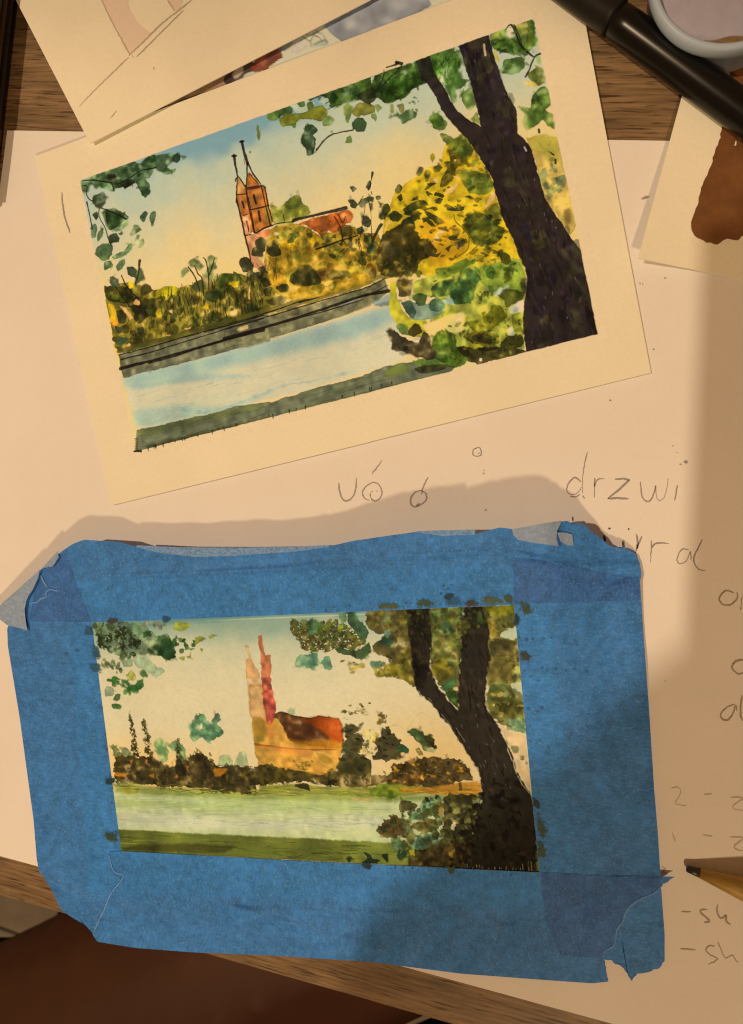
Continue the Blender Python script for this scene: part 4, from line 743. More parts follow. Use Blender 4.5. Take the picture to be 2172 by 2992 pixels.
    p.f([(825, 600), (880, 525), (930, 600), (890, 645)], (94, 130, 94), .92, warp=2)
    p.f([(930, 480), (1000, 460), (1110, 490), (1200, 460), (1250, 410), (1290, 490), (1210, 540), (1180, 570), (1110, 530), (1000, 520)], (58, 76, 38), .93, var=.4, warp=2)
    p.dabs([(1010, 560), (1220, 590), (1180, 660), (1080, 680)], 44, (6, 16), [(134, 116, 48), (110, 96, 38)], asp=(.3, .5), ang=(-.4, .5), a=(.7, .9), edge=0)
    p.f([(1190, 180), (1290, 100), (1380, 70), (1646, 90), (1760, 60), (1760, 800), (1646, 800), (1540, 730), (1310, 700), (1360, 640), (1470, 560), (1300, 500), (1290, 430), (1420, 330), (1330, 340), (1230, 260)], (100, 84, 34), .94, var=.45, warp=2)
    p.f([(1250, 590), (1310, 570), (1400, 580), (1360, 640), (1290, 630)], (76, 108, 76), .93)
    p.f([(1320, 400), (1400, 330), (1440, 350), (1470, 400), (1420, 450)], (66, 90, 56), .93)
    p.f([(1360, 200), (1440, 180), (1450, 240), (1400, 250)], (118, 138, 96), .9)
    p.f([(1370, 330), (1430, 290), (1470, 340), (1420, 380)], (142, 156, 112), .85)
    p.dabs([(1300, 110), (1640, 100), (1640, 700), (1480, 620), (1300, 640), (1480, 480), (1440, 300), (1250, 240)], 90, (14, 38), [(88, 72, 30), (120, 104, 34), (74, 62, 30), (132, 120, 40)], a=(.5, .85), edge=.1, dry=.34)
    p.f([(1310, 640), (1640, 560), (1646, 800), (1540, 720), (1310, 712)], (136, 118, 38), .85, var=.5, dry=.34)
    p.tile(1060, 1700, 550)
    p.f([(560, 210), (1340, 200), (1400, 640), (1420, 1200), (1380, 1200), (1120, 1180), (1090, 860), (1090, 300), (880, 230), (850, 1130), (660, 900), (590, 700)], (116, 106, 40), .93, var=.5, sm=False, warp=2)
    p.f([(1060, 210), (1330, 205), (1330, 280), (1200, 300), (1080, 270)], (146, 132, 34), .85, var=.35)
    p.dabs([(610, 230), (860, 230), (850, 840), (720, 860), (600, 700)], 90, (14, 40), [(98, 112, 52), (124, 124, 44), (84, 84, 34), (116, 136, 76), (92, 80, 32)], a=(.5, .9), edge=.15, dry=.3)
    p.f([(690, 360), (760, 330), (800, 400), (740, 460), (660, 440)], (98, 130, 84), .75, var=.4)
    p.f([(600, 700), (680, 660), (760, 720), (790, 800), (680, 900), (610, 820)], (138, 118, 38), .85, var=.5)
    p.f([(670, 920), (800, 840), (830, 860), (760, 950), (700, 960)], (84, 120, 64), .93, var=.3)
    p.f([(720, 970), (835, 950), (840, 1120), (780, 1050)], (66, 92, 36), .93, var=.4)
    p.f([(800, 920), (835, 910), (835, 950), (805, 950)], (216, 188, 132), .85, edge=0)
    p.dabs([(1100, 240), (1320, 280), (1370, 640), (1350, 880), (1110, 880)], 90, (14, 42), [(88, 72, 32), (110, 94, 40), (72, 60, 30), (122, 106, 40)], a=(.55, .9), edge=.1, dry=.3)
    p.f([(1205, 450), (1260, 410), (1350, 390), (1365, 490), (1290, 500), (1220, 480)], (196, 190, 144), .9, edge=.05, var=.1)
    p.f([(1100, 320), (1150, 330), (1200, 450), (1130, 500)], (150, 122, 46), .8, var=.4)
    p.f([(1120, 520), (1230, 490), (1380, 540), (1370, 640), (1200, 660), (1110, 640)], (78, 66, 38), .9, var=.35)
    p.f([(1100, 680), (1200, 650), (1340, 760), (1330, 840), (1270, 880), (1110, 870)], (112, 96, 46), .9, var=.35)
    p.f([(1340, 740), (1385, 740), (1400, 950), (1350, 940)], (186, 172, 84), .8, var=.3)
    p.f([(1290, 900), (1400, 880), (1415, 1060), (1350, 1010)], (202, 188, 140), .85, var=.1, edge=0)
    p.f([(1110, 900), (1220, 890), (1300, 940), (1400, 1060), (1410, 1180), (1300, 1190), (1200, 1100), (1100, 1040)], (88, 96, 44), .9, var=.45)
    p.dabs([(1090, 960), (1250, 1020), (1330, 1190), (1120, 1190)], 26, (10, 28), [(190, 150, 56), (128, 112, 44), (96, 74, 34), (120, 140, 86)], a=(.6, .9), edge=.1)
    p.tile(1080, 2020, 550)
    p.f([(1030, 0), (1100, 0), (1330, 0), (1360, 110), (1380, 240), (1375, 370), (1290, 350), (1150, 290), (1030, 150)], (116, 104, 46), .85, var=.5, warp=2)
    p.dabs([(1060, 20), (1330, 20), (1360, 220), (1180, 280), (1050, 150)], 40, (12, 32), [(78, 66, 32), (120, 112, 50), (150, 150, 90), (96, 110, 60), (194, 156, 70)], a=(.6, .9), edge=.1)
    p.f([(1200, 250), (1330, 240), (1380, 290), (1370, 370), (1260, 340)], (134, 150, 98), .9, var=.35)
    p.f([(1140, 300), (1230, 350), (1380, 380), (1430, 900), (1400, 880), (1250, 600)], (222, 182, 124), .95, var=.08, edge=0, sm=False)
    p.f([(1240, 480), (1300, 470), (1310, 530), (1260, 545)], (98, 100, 58), .75, soft=2)
    p.dabs([(1300, 560), (1350, 560), (1350, 600), (1300, 600)], 4, (6, 12), [(98, 90, 58)], a=(.5, .7), edge=0)
    # undergrowth at the lower right
    p.tile(1000, 2260, 650)
    und = [(760, 160), (1030, 150), (1040, 300), (990, 420), (930, 700), (480, 690), (500, 600), (640, 540), (760, 470), (740, 300)]
    p.f(und, (66, 56, 28), .96, var=.5, warp=2)
    p.f([(430, 220), (480, 205), (580, 240), (540, 270), (430, 290)], (84, 66, 30), .93, var=.4, warp=2)
    p.f([(270, 400), (340, 330), (440, 320), (550, 430), (450, 470), (380, 480), (290, 450)], (96, 70, 30), .94, var=.5, warp=3)
    p.f([(500, 300), (600, 260), (640, 190), (740, 160), (760, 240), (680, 300), (620, 340), (530, 350)], (112, 140, 92), .9, var=.45)
    p.dabs([(600, 200), (740, 180), (720, 300), (620, 300)], 18, (14, 32), [(70, 102, 56), (140, 158, 110), (104, 106, 40), (84, 100, 44)], a=(.6, .9))
    p.f([(370, 480), (430, 470), (490, 560), (440, 600), (380, 560)], (104, 124, 76), .9, var=.45)
    p.f([(490, 450), (600, 460), (700, 430), (760, 440), (700, 500), (600, 560), (520, 560)], (122, 146, 100), .9, var=.4)
    p.f([(590, 470), (690, 455), (700, 480), (650, 520), (600, 510)], (62, 98, 76), .93, var=.2)
    p.f([(520, 370), (640, 330), (740, 350), (720, 420), (600, 440), (540, 400)], (108, 92, 36), .9, var=.5, warp=2)
    p.f([(690, 200), (760, 220), (750, 330), (690, 320)], (152, 116, 36), .75, soft=4, edge=0)
    p.dabs(und, 260, (7, 22), [(40, 33, 20), (56, 48, 26), (84, 74, 34), (104, 94, 44), (38, 32, 20), (70, 72, 34)], a=(.55, .9), edge=.05, warp=2)
    bsh = [(280, 400), (440, 320), (480, 220), (600, 230), (640, 190), (740, 160), (760, 460), (640, 540), (500, 620), (400, 560)]
    p.dabs(bsh, 110, (7, 24), [(66, 56, 26), (84, 100, 46), (56, 80, 48), (110, 98, 38), (96, 72, 32), (124, 144, 92), (48, 60, 34)], a=(.55, .92), edge=.15, warp=2)
    p.dabs(bsh, 120, (6, 20), [(52, 46, 24), (74, 66, 32), (60, 72, 36), (92, 82, 36)], a=(.5, .9), edge=.1, warp=2)
    p.dabs([(860, 170), (1020, 160), (1020, 420), (820, 430)], 50, (6, 16), [(136, 124, 66), (160, 150, 96), (110, 100, 46)], a=(.5, .8), edge=0)
    p.f([(810, 380), (835, 360), (858, 385), (835, 420), (815, 405)], (224, 192, 132), .92, edge=0)
    p.f([(500, 570), (540, 560), (540, 610), (510, 600)], (176, 148, 44), .85, edge=0)
    p.f([(540, 600), (640, 540), (760, 530), (960, 460), (960, 700), (480, 690)], (76, 62, 32), .8, var=.5)
    p.dabs([(480, 620), (700, 560), (960, 520), (960, 700), (500, 690)], 70, (8, 22), [(52, 42, 26), (96, 76, 36), (128, 100, 36), (64, 52, 28)], a=(.6, .9), edge=0)
    for q in [[(20, 630), (60, 615), (90, 640), (40, 665)], [(130, 650), (200, 630), (290, 640), (250, 670), (180, 680)], [(290, 600), (355, 592), (350, 655), (310, 640)], [(410, 600), (480, 565), (490, 610), (430, 640)], [(150, 580), (170, 580), (230, 630), (200, 640)]]:
        p.f(q, (40, 54, 34), .95, var=.25)
    # trunk of the big tree
    p.rag = .7
    def T(x0, y0, w, pts): return [(x0 + a * w / 1646., y0 + b * w / 1646.) for a, b in pts]
    tr = T(1060, 1700, 550, [(390, 230), (410, 500), (440, 760), (470, 930), (600, 1060), (700, 1190)]) + T(1080, 2020, 550, [(700, 290), (780, 420), (870, 570), (950, 690), (985, 800), (990, 950), (950, 1100)]) + T(1000, 2260, 650, [(990, 400), (930, 520), (900, 710), (1440, 735), (1440, 380), (1420, 250), (1400, 150)]) + \
        T(1080, 2020, 550, [(1420, 910), (1330, 780), (1260, 610), (1210, 450), (1140, 320), (1040, 180), (1020, 110), (1030, 0)]) + T(1060, 1700, 550, [(1080, 1100), (1090, 860), (1110, 640), (1100, 400), (1060, 205), (890, 215), (870, 400), (860, 620), (845, 900), (840, 1120), (760, 1040), (680, 940), (620, 850), (590, 740), (605, 560), (590, 220)])
    p.t = (0, 0, 1.0); p.sc = .7
    p.rag = 1.2
    p.f(tr, (40, 32, 25), .97, var=.19, sm=False, warp=1.3, soft=1.9, edge=0)
    p.dabs(T(1060, 1700, 550, [(400, 230), (590, 230), (600, 800), (470, 860), (420, 500)]) , 60, (5, 14), [(58, 46, 30), (24, 19, 15), (70, 58, 34), (48, 40, 28)], asp=(.3, .6), ang=(1.2, 1.9), a=(.35, .7), edge=0, warp=2)
    p.dabs(T(1060, 1700, 550, [(880, 230), (1070, 230), (1100, 700), (1080, 1150), (860, 1100), (870, 500)]), 80, (5, 16), [(58, 46, 30), (24, 19, 15), (66, 54, 34), (44, 36, 26)], asp=(.3, .6), ang=(1.2, 1.9), a=(.35, .7), edge=0, warp=2)
    p.dabs(T(1000, 2260, 650, [(1000, 180), (1050, 160), (1030, 420), (960, 700), (780, 700), (860, 560)]), 90, (4, 11), [(30, 24, 17), (44, 35, 22), (66, 56, 30)], a=(.6, .95), edge=0, warp=2)
    low = T(1080, 2020, 550, [(960, 700), (1330, 780), (1430, 960)]) + T(1000, 2260, 650, [(1440, 400), (1440, 720), (910, 705), (990, 420)])
    p.strokes(tr, 150, (14, 60), (2.2, 4), [(16, 13, 11), (38, 31, 23), (24, 19, 15), (48, 40, 29)], (1.0, 1.5), (.35, .7))
    p.strokes(T(1080, 2020, 550, [(540, 60), (700, 60), (1020, 120), (1260, 620), (1400, 900), (1050, 960), (960, 700)]), 34, (6, 16), (1.2, 2.0), [(112, 96, 76), (96, 82, 66), (140, 122, 94)], (.95, 1.4), (.4, .7))
    p.dabs(low, 90, (5, 18), [(16, 12, 10), (42, 33, 22), (28, 21, 15), (56, 44, 30)], a=(.5, .85), edge=0, warp=2)
    p.f(T(1000, 2260, 650, [(1240, 420), (1420, 400), (1430, 520), (1340, 560), (1240, 520)]), (50, 39, 26), .6, soft=4, edge=0, var=.3)
    p.dabs(T(1060, 1700, 550, [(380, 215), (1110, 205), (1110, 420), (860, 470), (620, 430), (400, 520)]), 110, (4.5, 12), [(84, 78, 32), (104, 96, 38), (64, 72, 32), (56, 46, 26)], a=(.4, .8), edge=0, warp=2)
    for q in ([(1180, 400), (1215, 480)], [(1210, 500), (1250, 610)], [(1260, 620), (1290, 720)], [(1300, 740), (1340, 820)], [(1350, 830), (1400, 890)], [(1420, 930), (1440, 990)]):
        p.l(T(1080, 2020, 550, q), 2.4, (214, 184, 136), .6, clip=True)
    for q in ([(520, 60), (545, 85)], [(640, 200), (720, 310)], [(760, 320), (840, 440)], [(920, 640), (950, 690)]):
        p.l(T(1080, 2020, 550, q), 2.2, (150, 130, 98), .5, clip=True)
    for k in range(34):
        x = 840 + 600 * k / 33. + p.rng.normal(0, 6); y = 700 + (x - 840) * .055
        p.l(T(1000, 2260, 650, [(x, y + 12), (x + p.rng.normal(0, 5), y - p.rng.uniform(4, 40) * (1 if x < 1330 else 2.2))]), [1.8, 1.0], (190, 156, 116), .7, clip=True)
    # leaves at the top left
    p.rag = 1.6
    p.tile(260, 1780, 550)
    tl = [(40, 130), (250, 110), (360, 130), (440, 260), (520, 320), (420, 420), (300, 430), (200, 390), (100, 320)]
    p.f([(40, 125), (260, 110), (470, 130), (560, 220), (620, 220), (720, 240), (740, 300), (760, 430), (690, 445), (600, 400), (480, 400), (300, 430), (130, 340), (60, 220)], (118, 130, 88), .85, var=.4, warp=2)
    p.dabs(tl, 120, (12, 38), [(38, 38, 26), (52, 62, 32), (72, 86, 46), (44, 50, 30), (92, 98, 54), (60, 44, 30)], a=(.6, .95), edge=.1, warp=2, dry=.32)
    p.f([(590, 230), (700, 215), (740, 300), (740, 360), (760, 420), (690, 450), (620, 400), (600, 330)], (52, 82, 40), .94, var=.35, warp=2)
    p.f([(500, 340), (600, 300), (660, 360), (640, 410), (520, 400)], (46, 66, 34), .92, var=.4)
    p.f([(340, 130), (430, 140), (470, 200), (440, 240), (380, 200)], (112, 132, 88), .85, var=.25)
    p.f([(470, 200), (540, 190), (550, 240), (480, 250)], (60, 88, 42), .9)
    p.dabs([(740, 210), (920, 230), (930, 350), (800, 380), (740, 300)], 16, (16, 36), [(62, 96, 46), (54, 84, 38), (80, 110, 52)], a=(.85, .95))
    for q in [[(730, 150), (770, 115), (850, 112), (876, 150), (830, 190), (760, 190)], [(920, 290), (940, 245), (1000, 240), (1030, 262), (960, 310)], [(1035, 240), (1080, 210), (1125, 225), (1060, 255)], [(845, 420), (890, 380), (905, 445)], [(790, 430), (835, 410), (835, 450)], [(962, 350), (995, 345), (990, 375)]]:
        p.f(q, (144, 140, 44), .9, var=.25)
    p.f([(370, 440), (480, 400), (560, 480), (650, 520), (660, 540), (580, 600), (500, 540), (420, 510)], (150, 158, 116), .85, var=.2)
    p.f([(270, 450), (370, 430), (390, 500), (300, 510)], (140, 150, 106), .85, var=.2)
    p.dabs([(110, 440), (260, 470), (300, 560), (150, 560)], 20, (14, 34), [(74, 84, 46), (126, 134, 84), (92, 104, 56), (70, 98, 60)], a=(.6, .9))
    p.f([(320, 570), (370, 535), (415, 580), (390, 630), (330, 625)], (168, 158, 66), .9, var=.25)
    p.dabs([(150, 610), (300, 600), (340, 650), (460, 600), (470, 680), (350, 730), (250, 700)], 22, (16, 34), [(52, 92, 38), (64, 104, 46), (78, 116, 58)], a=(.85, .95))
    p.f([(440, 540), (480, 520), (520, 590), (460, 600)], (60, 98, 42), .93)
    p.f([(410, 640), (465, 610), (475, 670), (430, 690)], (66, 104, 48), .93)
    p.f([(330, 660), (400, 650), (440, 720), (370, 720), (350, 758), (332, 720)], (54, 94, 40), .94)
    p.f([(130, 690), (180, 665), (225, 700), (220, 760), (140, 770)], (146, 156, 112), .85)
    p.f([(205, 790), (235, 735), (275, 740), (260, 805)], (66, 98, 46), .93)
    p.f([(195, 835), (235, 818), (285, 850), (260, 872), (215, 865)], (52, 94, 38), .94)
    p.dabs([(440, 110), (690, 115), (640, 180), (520, 160)], 26, (8, 18), [(110, 96, 60), (140, 128, 90)], a=(.5, .8), edge=0)
    p.deepen(1.16)
    p.C *= (1 + (p.n3 - .5) * .07 + (p.n12 - .5) * .04)[..., None]
# ---------------------------------------------------------------- helpers
def tag(o, label=None, cat=None, group=None, kind=None):
    if label: o['label'] = label
    if cat: o['category'] = cat
    if group: o['group'] = group
    if kind: o['kind'] = kind
    return o

def link(name, me, mat=None, parent=None, smooth=False):
    o = bpy.data.objects.new(name, me); C.objects.link(o)
    if mat: me.materials.append(mat)
    if parent: o.parent = parent
    if smooth: me.polygons.foreach_set('use_smooth', np.ones(len(me.polygons), bool))
    return o

def thing(name, label, cat, group=None):
    o = bpy.data.objects.new(name, None); C.objects.link(o); o.empty_display_size = .01
    return tag(o, label, cat, group)

def grid_mesh(name, V, nu, nv, thick=0.0):
    """V: (nv, nu, 3) points -> sheet, with a back and rim when thick > 0"""
    V = np.asarray(V, float).reshape(nv * nu, 3)
    i = np.arange(nv * nu).reshape(nv, nu)
    q = np.stack([i[:-1, :-1], i[1:, :-1], i[1:, 1:], i[:-1, 1:]], -1).reshape(-1, 4)
    nrm = np.cross(V[q[0, 1]] - V[q[0, 0]], V[q[0, 3]] - V[q[0, 0]])
    if nrm[2] < 0: q = q[:, ::-1]
    F = [q]
    if thick > 0:
        n = len(V); V = np.r_[V, V - [0, 0, thick]]
        F.append(q[:, ::-1] + n)
        rim = np.r_[i[0, :], i[1:, -1], i[-1, -2::-1], i[-2:0:-1, 0]]
        m = len(V); k = len(rim); V = np.r_[V, V[rim], V[rim + n]]
        i0 = m + np.arange(k); i1 = m + (np.arange(k) + 1) % k
        F.append(np.stack([i0, i1, i1 + k, i0 + k], -1))
    F = np.concatenate(F)
    me = bpy.data.meshes.new(name)
    me.vertices.add(len(V)); me.vertices.foreach_set('co', V.ravel())
    me.loops.add(F.size); me.loops.foreach_set('vertex_index', F.ravel().astype(np.int32))
    me.polygons.add(len(F)); me.polygons.foreach_set('loop_start', (np.arange(len(F)) * 4).astype(np.int32))
    me.polygons.foreach_set('loop_total', np.full(len(F), 4, np.int32))
    me.update(calc_edges=True); me.validate()
    return me

def resample(pts, n):
    P = np.asarray(pts, float); L = np.r_[0, np.cumsum(np.linalg.norm(np.diff(P, axis=0), axis=1))]
    t = np.linspace(0, L[-1], n)
    return np.c_[np.interp(t, L, P[:, 0]), np.interp(t, L, P[:, 1])]

def coons(c0, c1, d0, d1, nu, nv):
    """patch between four frame-space curves; c0 top and c1 bottom run left-right, d0 left and d1 right run top-bottom"""
    c0, c1, d0, d1 = resample(c0, nu), resample(c1, nu), resample(d0, nv), resample(d1, nv)
    u = np.linspace(0, 1, nu)[None, :, None]; v = np.linspace(0, 1, nv)[:, None, None]
    return (1 - v) * c0[None] + v * c1[None] + (1 - u) * d0[:, None] + u * d1[:, None] - \
        ((1 - u) * (1 - v) * c0[0] + u * (1 - v) * c0[-1] + (1 - u) * v * c1[0] + u * v * c1[-1])

def quad_patch(q, nu, nv):
    h = quad_h([(0, 0), (1, 0), (1, 1), (0, 1)], q)
    a, b = np.meshgrid(np.linspace(0, 1, nu), np.linspace(0, 1, nv))
    return app_h(h, np.c_[a.ravel(), b.ravel()]).reshape(nv, nu, 2)

def sheet(name, px, zf, thick, mat, parent=None, smooth=True):
    nv, nu = px.shape[:2]; f = px.reshape(-1, 2)
    z = zf(f[:, 0], f[:, 1]) if callable(zf) else np.full(len(f), zf)
    return link(name, grid_mesh(name, at(f, z), nu, nv, thick), mat, parent, smooth)

def ribbons(name, strokes, width, zf, mat, parent, rng, close=False):
    """pencil or torn-edge lines lying on a surface; strokes in frame space"""
    V, F = [], []
    for s in strokes:
        P = smooth_pts(s, 4, False) if len(s) > 2 else resample(s, 4)
        P = resample(P, max(4, int(np.linalg.norm(np.diff(P, axis=0), axis=1).sum() / 5)))
        P = P + rng.normal(0, .5, P.shape)
        T = np.gradient(P, axis=0); T /= np.linalg.norm(T, axis=1)[:, None] + 1e-9
        N = np.c_[-T[:, 1], T[:, 0]]; w = width * (.5 + .18 * rng.standard_normal(len(P)).cumsum() / np.sqrt(len(P))) * np.interp(np.linspace(0, 1, len(P)), [0, .12, .85, 1], [.6, 1, 1, .45])
        w = np.clip(w, width * .2, width)[:, None]
        Q = np.r_[P + N * w, P - N * w]
        z = zf(Q[:, 0], Q[:, 1]) if callable(zf) else np.full(len(Q), zf)
        b = len(V); V += list(at(Q, z)); k = len(P)
        F += [(b + i, b + k + i, b + k + i + 1, b + i + 1) for i in range(k - 1)]
    me = bpy.data.meshes.new(name); me.from_pydata([tuple(v) for v in V], [], F); me.update()
    return link(name, me, mat, parent)

def flat_poly(name, pts, zf, mat, parent, rng, rag=2.0, step=5.0, smooth=True):
    """a flat dried patch of paint with a ragged outline"""
    P = smooth_pts(pts, 4) if smooth else np.asarray(pts, float)
    P = resample(np.r_[P, P[:1]], max(8, int(np.linalg.norm(np.diff(P, axis=0), axis=1).sum() / step)))[:-1]
    P = P + rng.normal(0, rag * .5, P.shape) + (vnoise(2, len(P) + 8, 2, 5, rng)[0, :len(P), None] - .5) * rag
    z = zf(P[:, 0], P[:, 1]) if callable(zf) else np.full(len(P), zf)
    me = bpy.data.meshes.new(name); me.from_pydata([tuple(v) for v in at(P, z)], [], [tuple(range(len(P)))]); me.update()
    bm = bmesh.new(); bm.from_mesh(me); bmesh.ops.triangulate(bm, faces=bm.faces[:]); bmesh.ops.recalc_face_normals(bm, faces=bm.faces[:])
    if bm.faces and sum(f.normal.z for f in bm.faces) < 0: bmesh.ops.reverse_faces(bm, faces=bm.faces[:])
    bm.to_mesh(me); bm.free()
    return link(name, me, mat, parent)

def bm_obj(name, bm, mat, parent=None, smooth=True):
    me = bpy.data.meshes.new(name); bm.to_mesh(me); bm.free()
    return link(name, me, mat, parent, smooth)

def lathe(prof, seg=48):
    bm = bmesh.new(); rings = []
    for r, z in prof:
        rings.append([bm.verts.new((max(r, 1e-5) * math.cos(2 * math.pi * k / seg), max(r, 1e-5) * math.sin(2 * math.pi * k / seg), z)) for k in range(seg)])
    for a, b in zip(rings, rings[1:]):
        for k in range(seg): bm.faces.new((a[k], a[(k + 1) % seg], b[(k + 1) % seg], b[k]))
    bm.faces.new(rings[0][::-1]); bm.faces.new(rings[-1])
    bmesh.ops.recalc_face_normals(bm, faces=bm.faces[:])
    return bm

# ---------------------------------------------------------------- materials
def mat_new(name):
    m = bpy.data.materials.new(name); m.use_nodes = True
    nt = m.node_tree; b = nt.nodes['Principled BSDF']
    return m, nt, b

def N(nt, kind, **kw):
    n = nt.nodes.new(kind)
    for k, v in kw.items():
        if k.startswith('i_'): n.inputs[k[2:].replace('_', ' ')].default_value = v
        else: setattr(n, k, v)
    return n

def coords(nt, scale=(1, 1, 1), rot=0.0):
    t = N(nt, 'ShaderNodeTexCoord'); m = N(nt, 'ShaderNodeMapping')
    m.inputs['Scale'].default_value = scale; m.inputs['Rotation'].default_value = (0, 0, rot)
    nt.links.new(t.outputs['Object'], m.inputs[0]); return m.outputs[0]

def noise(nt, vec, scale, detail=3.0, rough=.6):
    n = N(nt, 'ShaderNodeTexNoise'); n.inputs['Scale'].default_value = scale; n.inputs['Detail'].default_value = detail; n.inputs['Roughness'].default_value = rough
    nt.links.new(vec, n.inputs['Vector']); return n.outputs['Fac']

def ramp(nt, fac, stops):
    r = N(nt, 'ShaderNodeValToRGB'); e = r.color_ramp.elements
    while len(e) < len(stops): e.new(.5)
    for k, (p, c) in enumerate(stops): e[k].position = p; e[k].color = (*c, 1)
    nt.links.new(fac, r.inputs[0]); return r.outputs[0]

def mixc(nt, fac, a, b, mode='MIX'):
    m = N(nt, 'ShaderNodeMix'); m.data_type = 'RGBA'; m.blend_type = mode
    for s, v in ((m.inputs[0], fac), (m.inputs[6], a), (m.inputs[7], b)):
        if hasattr(v, 'links') or isinstance(v, bpy.types.NodeSocket): nt.links.new(v, s)
        elif isinstance(v, (int, float)): s.default_value = v
        else: s.default_value = (*v, 1) if len(v) == 3 else v
    return m.outputs[2]

def bump(nt, b, h, strength, dist):
    n = N(nt, 'ShaderNodeBump'); n.inputs['Strength'].default_value = strength; n.inputs['Distance'].default_value = dist
    nt.links.new(h, n.inputs['Height']); nt.links.new(n.outputs[0], b.inputs['Normal'])

def paper_mat(name, col, tooth=900.0, strength=.25, attr=None, gloss=.85, mottle=.05):
    m, nt, b = mat_new(name); v = coords(nt)
    c = N(nt, 'ShaderNodeVertexColor', layer_name=attr).outputs[0] if attr else tuple(col)
    big = ramp(nt, noise(nt, v, 38, 4), [(.3, (1 - mottle * .6,) * 3), (.7, (1 + mottle * .4,) * 3)])
    wide = ramp(nt, noise(nt, v, 13, 3), [(.34, (1 - mottle * .6,) * 3), (.62, (1 + mottle * .55,) * 3)])
    big = mixc(nt, 1.0, big, wide, 'MULTIPLY')
    fine = ramp(nt, noise(nt, v, tooth * 1.7, 2), [(.3, (1 - mottle * .8,) * 3), (.7, (1, 1, 1))])
    nt.links.new(mixc(nt, 1.0, mixc(nt, 1.0, c, big, 'MULTIPLY'), fine, 'MULTIPLY'), b.inputs['Base Color'])
    b.inputs['Roughness'].default_value = gloss; b.inputs['Specular IOR Level'].default_value = .08 if attr else .2
    bump(nt, b, noise(nt, v, tooth, 3), strength, .0002)
    return m

def plain_mat(name, col, rough=.5, spec=.5, var=.0, scale=200.0, bmp=0.0, coat=0.0, metal=0.0):
    m, nt, b = mat_new(name); v = coords(nt)
    if var: nt.links.new(ramp(nt, noise(nt, v, scale, 4), [(.25, tuple(np.array(col) * (1 - var))), (.75, tuple(np.array(col) * (1 + var)))]), b.inputs['Base Color'])
    else: b.inputs['Base Color'].default_value = (*col, 1)
    b.inputs['Roughness'].default_value = rough; b.inputs['Specular IOR Level'].default_value = spec
    b.inputs['Coat Weight'].default_value = coat; b.inputs['Metallic'].default_value = metal
    if bmp: bump(nt, b, noise(nt, v, scale * 2, 3), bmp, .0004)
    return m

def tape_mat(name, col, along, dark=None):
    """crepe paper tape: thin enough that it looks brighter over white card than over nothing"""
    m, nt, b = mat_new(name); v = coords(nt, (1, 1, 1), 0)
    fib = coords(nt, (420, 1300, 1) if along else (1300, 420, 1))
    blot = noise(nt, v, 55, 6, .7); fine = noise(nt, fib, 1.0, 4, .75); spk = noise(nt, v, 1500, 3, .75); mid = noise(nt, v, 330, 4, .7)
    c = np.array(col)
    base = tuple(c)
    if dark is not None:
        base = mixc(nt, N(nt, 'ShaderNodeVertexColor', layer_name='backing').outputs[0], tuple(dark), tuple(c))
    def lum(f, lo, hi, a, bb): return ramp(nt, f, [(lo, (a, a, a)), (hi, (bb, bb, bb))])
    base = mixc(nt, 1.0, base, lum(blot, .3, .7, .80, 1.14), 'MULTIPLY')
    base = mixc(nt, 1.0, base, lum(mid, .32, .68, .76, 1.18), 'MULTIPLY')
    base = mixc(nt, 1.0, base, lum(fine, .28, .72, .76, 1.18), 'MULTIPLY')
    base = mixc(nt, ramp(nt, spk, [(.54, (0, 0, 0)), (.74, (.75, .75, .75))]), base, tuple(np.clip(c * 1.35 + np.array([.10, .12, .10]), 0, .9)))
    nt.links.new(base, b.inputs['Base Color'])
    b.inputs['Roughness'].default_value = .62; b.inputs['Specular IOR Level'].default_value = .3
    bump(nt, b, fine, .55, .00025)
    tr = N(nt, 'ShaderNodeBsdfTranslucent'); nt.links.new(base, tr.inputs[0])
    mx = N(nt, 'ShaderNodeMixShader'); mx.inputs[0].default_value = .12
    out = nt.nodes['Material Output']
    nt.links.new(b.outputs[0], mx.inputs[1]); nt.links.new(tr.outputs[0], mx.inputs[2]); nt.links.new(mx.outputs[0], out.inputs[0])
    return m

EDGE = at([(0, 2623), (1086, 2933)], 0.0)
GRAIN = math.atan2(EDGE[1, 1] - EDGE[0, 1], EDGE[1, 0] - EDGE[0, 0])
def wood_mat():
    m, nt, b = mat_new('oak laminate')
    t = N(nt, 'ShaderNodeTexCoord')
    def vec(sc):
        mp = N(nt, 'ShaderNodeMapping', vector_type='TEXTURE'); mp.inputs['Rotation'].default_value = (0, 0, GRAIN)
        mp.inputs['Scale'].default_value = sc; nt.links.new(t.outputs['Object'], mp.inputs[0]); return mp.outputs[0]
    big = noise(nt, vec((.09, .011, 1)), 1.0, 4, .6); fine = noise(nt, vec((.018, .0010, 1)), 1.0, 5, .65); pore = noise(nt, vec((.0105, .00075, 1)), 1.0, 3, .55)
    base = ramp(nt, big, [(.25, (.15, .098, .052)), (.5, (.24, .162, .088)), (.75, (.32, .215, .115))])
    base = mixc(nt, 1.0, base, ramp(nt, fine, [(.30, (.42, .42, .42)), (.62, (1.15, 1.15, 1.15))]), 'MULTIPLY')
    base = mixc(nt, ramp(nt, pore, [(.56, (0, 0, 0)), (.66, (.85, .85, .85))]), base, (.035, .018, .010))
    nt.links.new(base, b.inputs['Base Color']); b.inputs['Roughness'].default_value = .5; b.inputs['Specular IOR Level'].default_value = .35
    bump(nt, b, fine, .25, .0003)
    return m

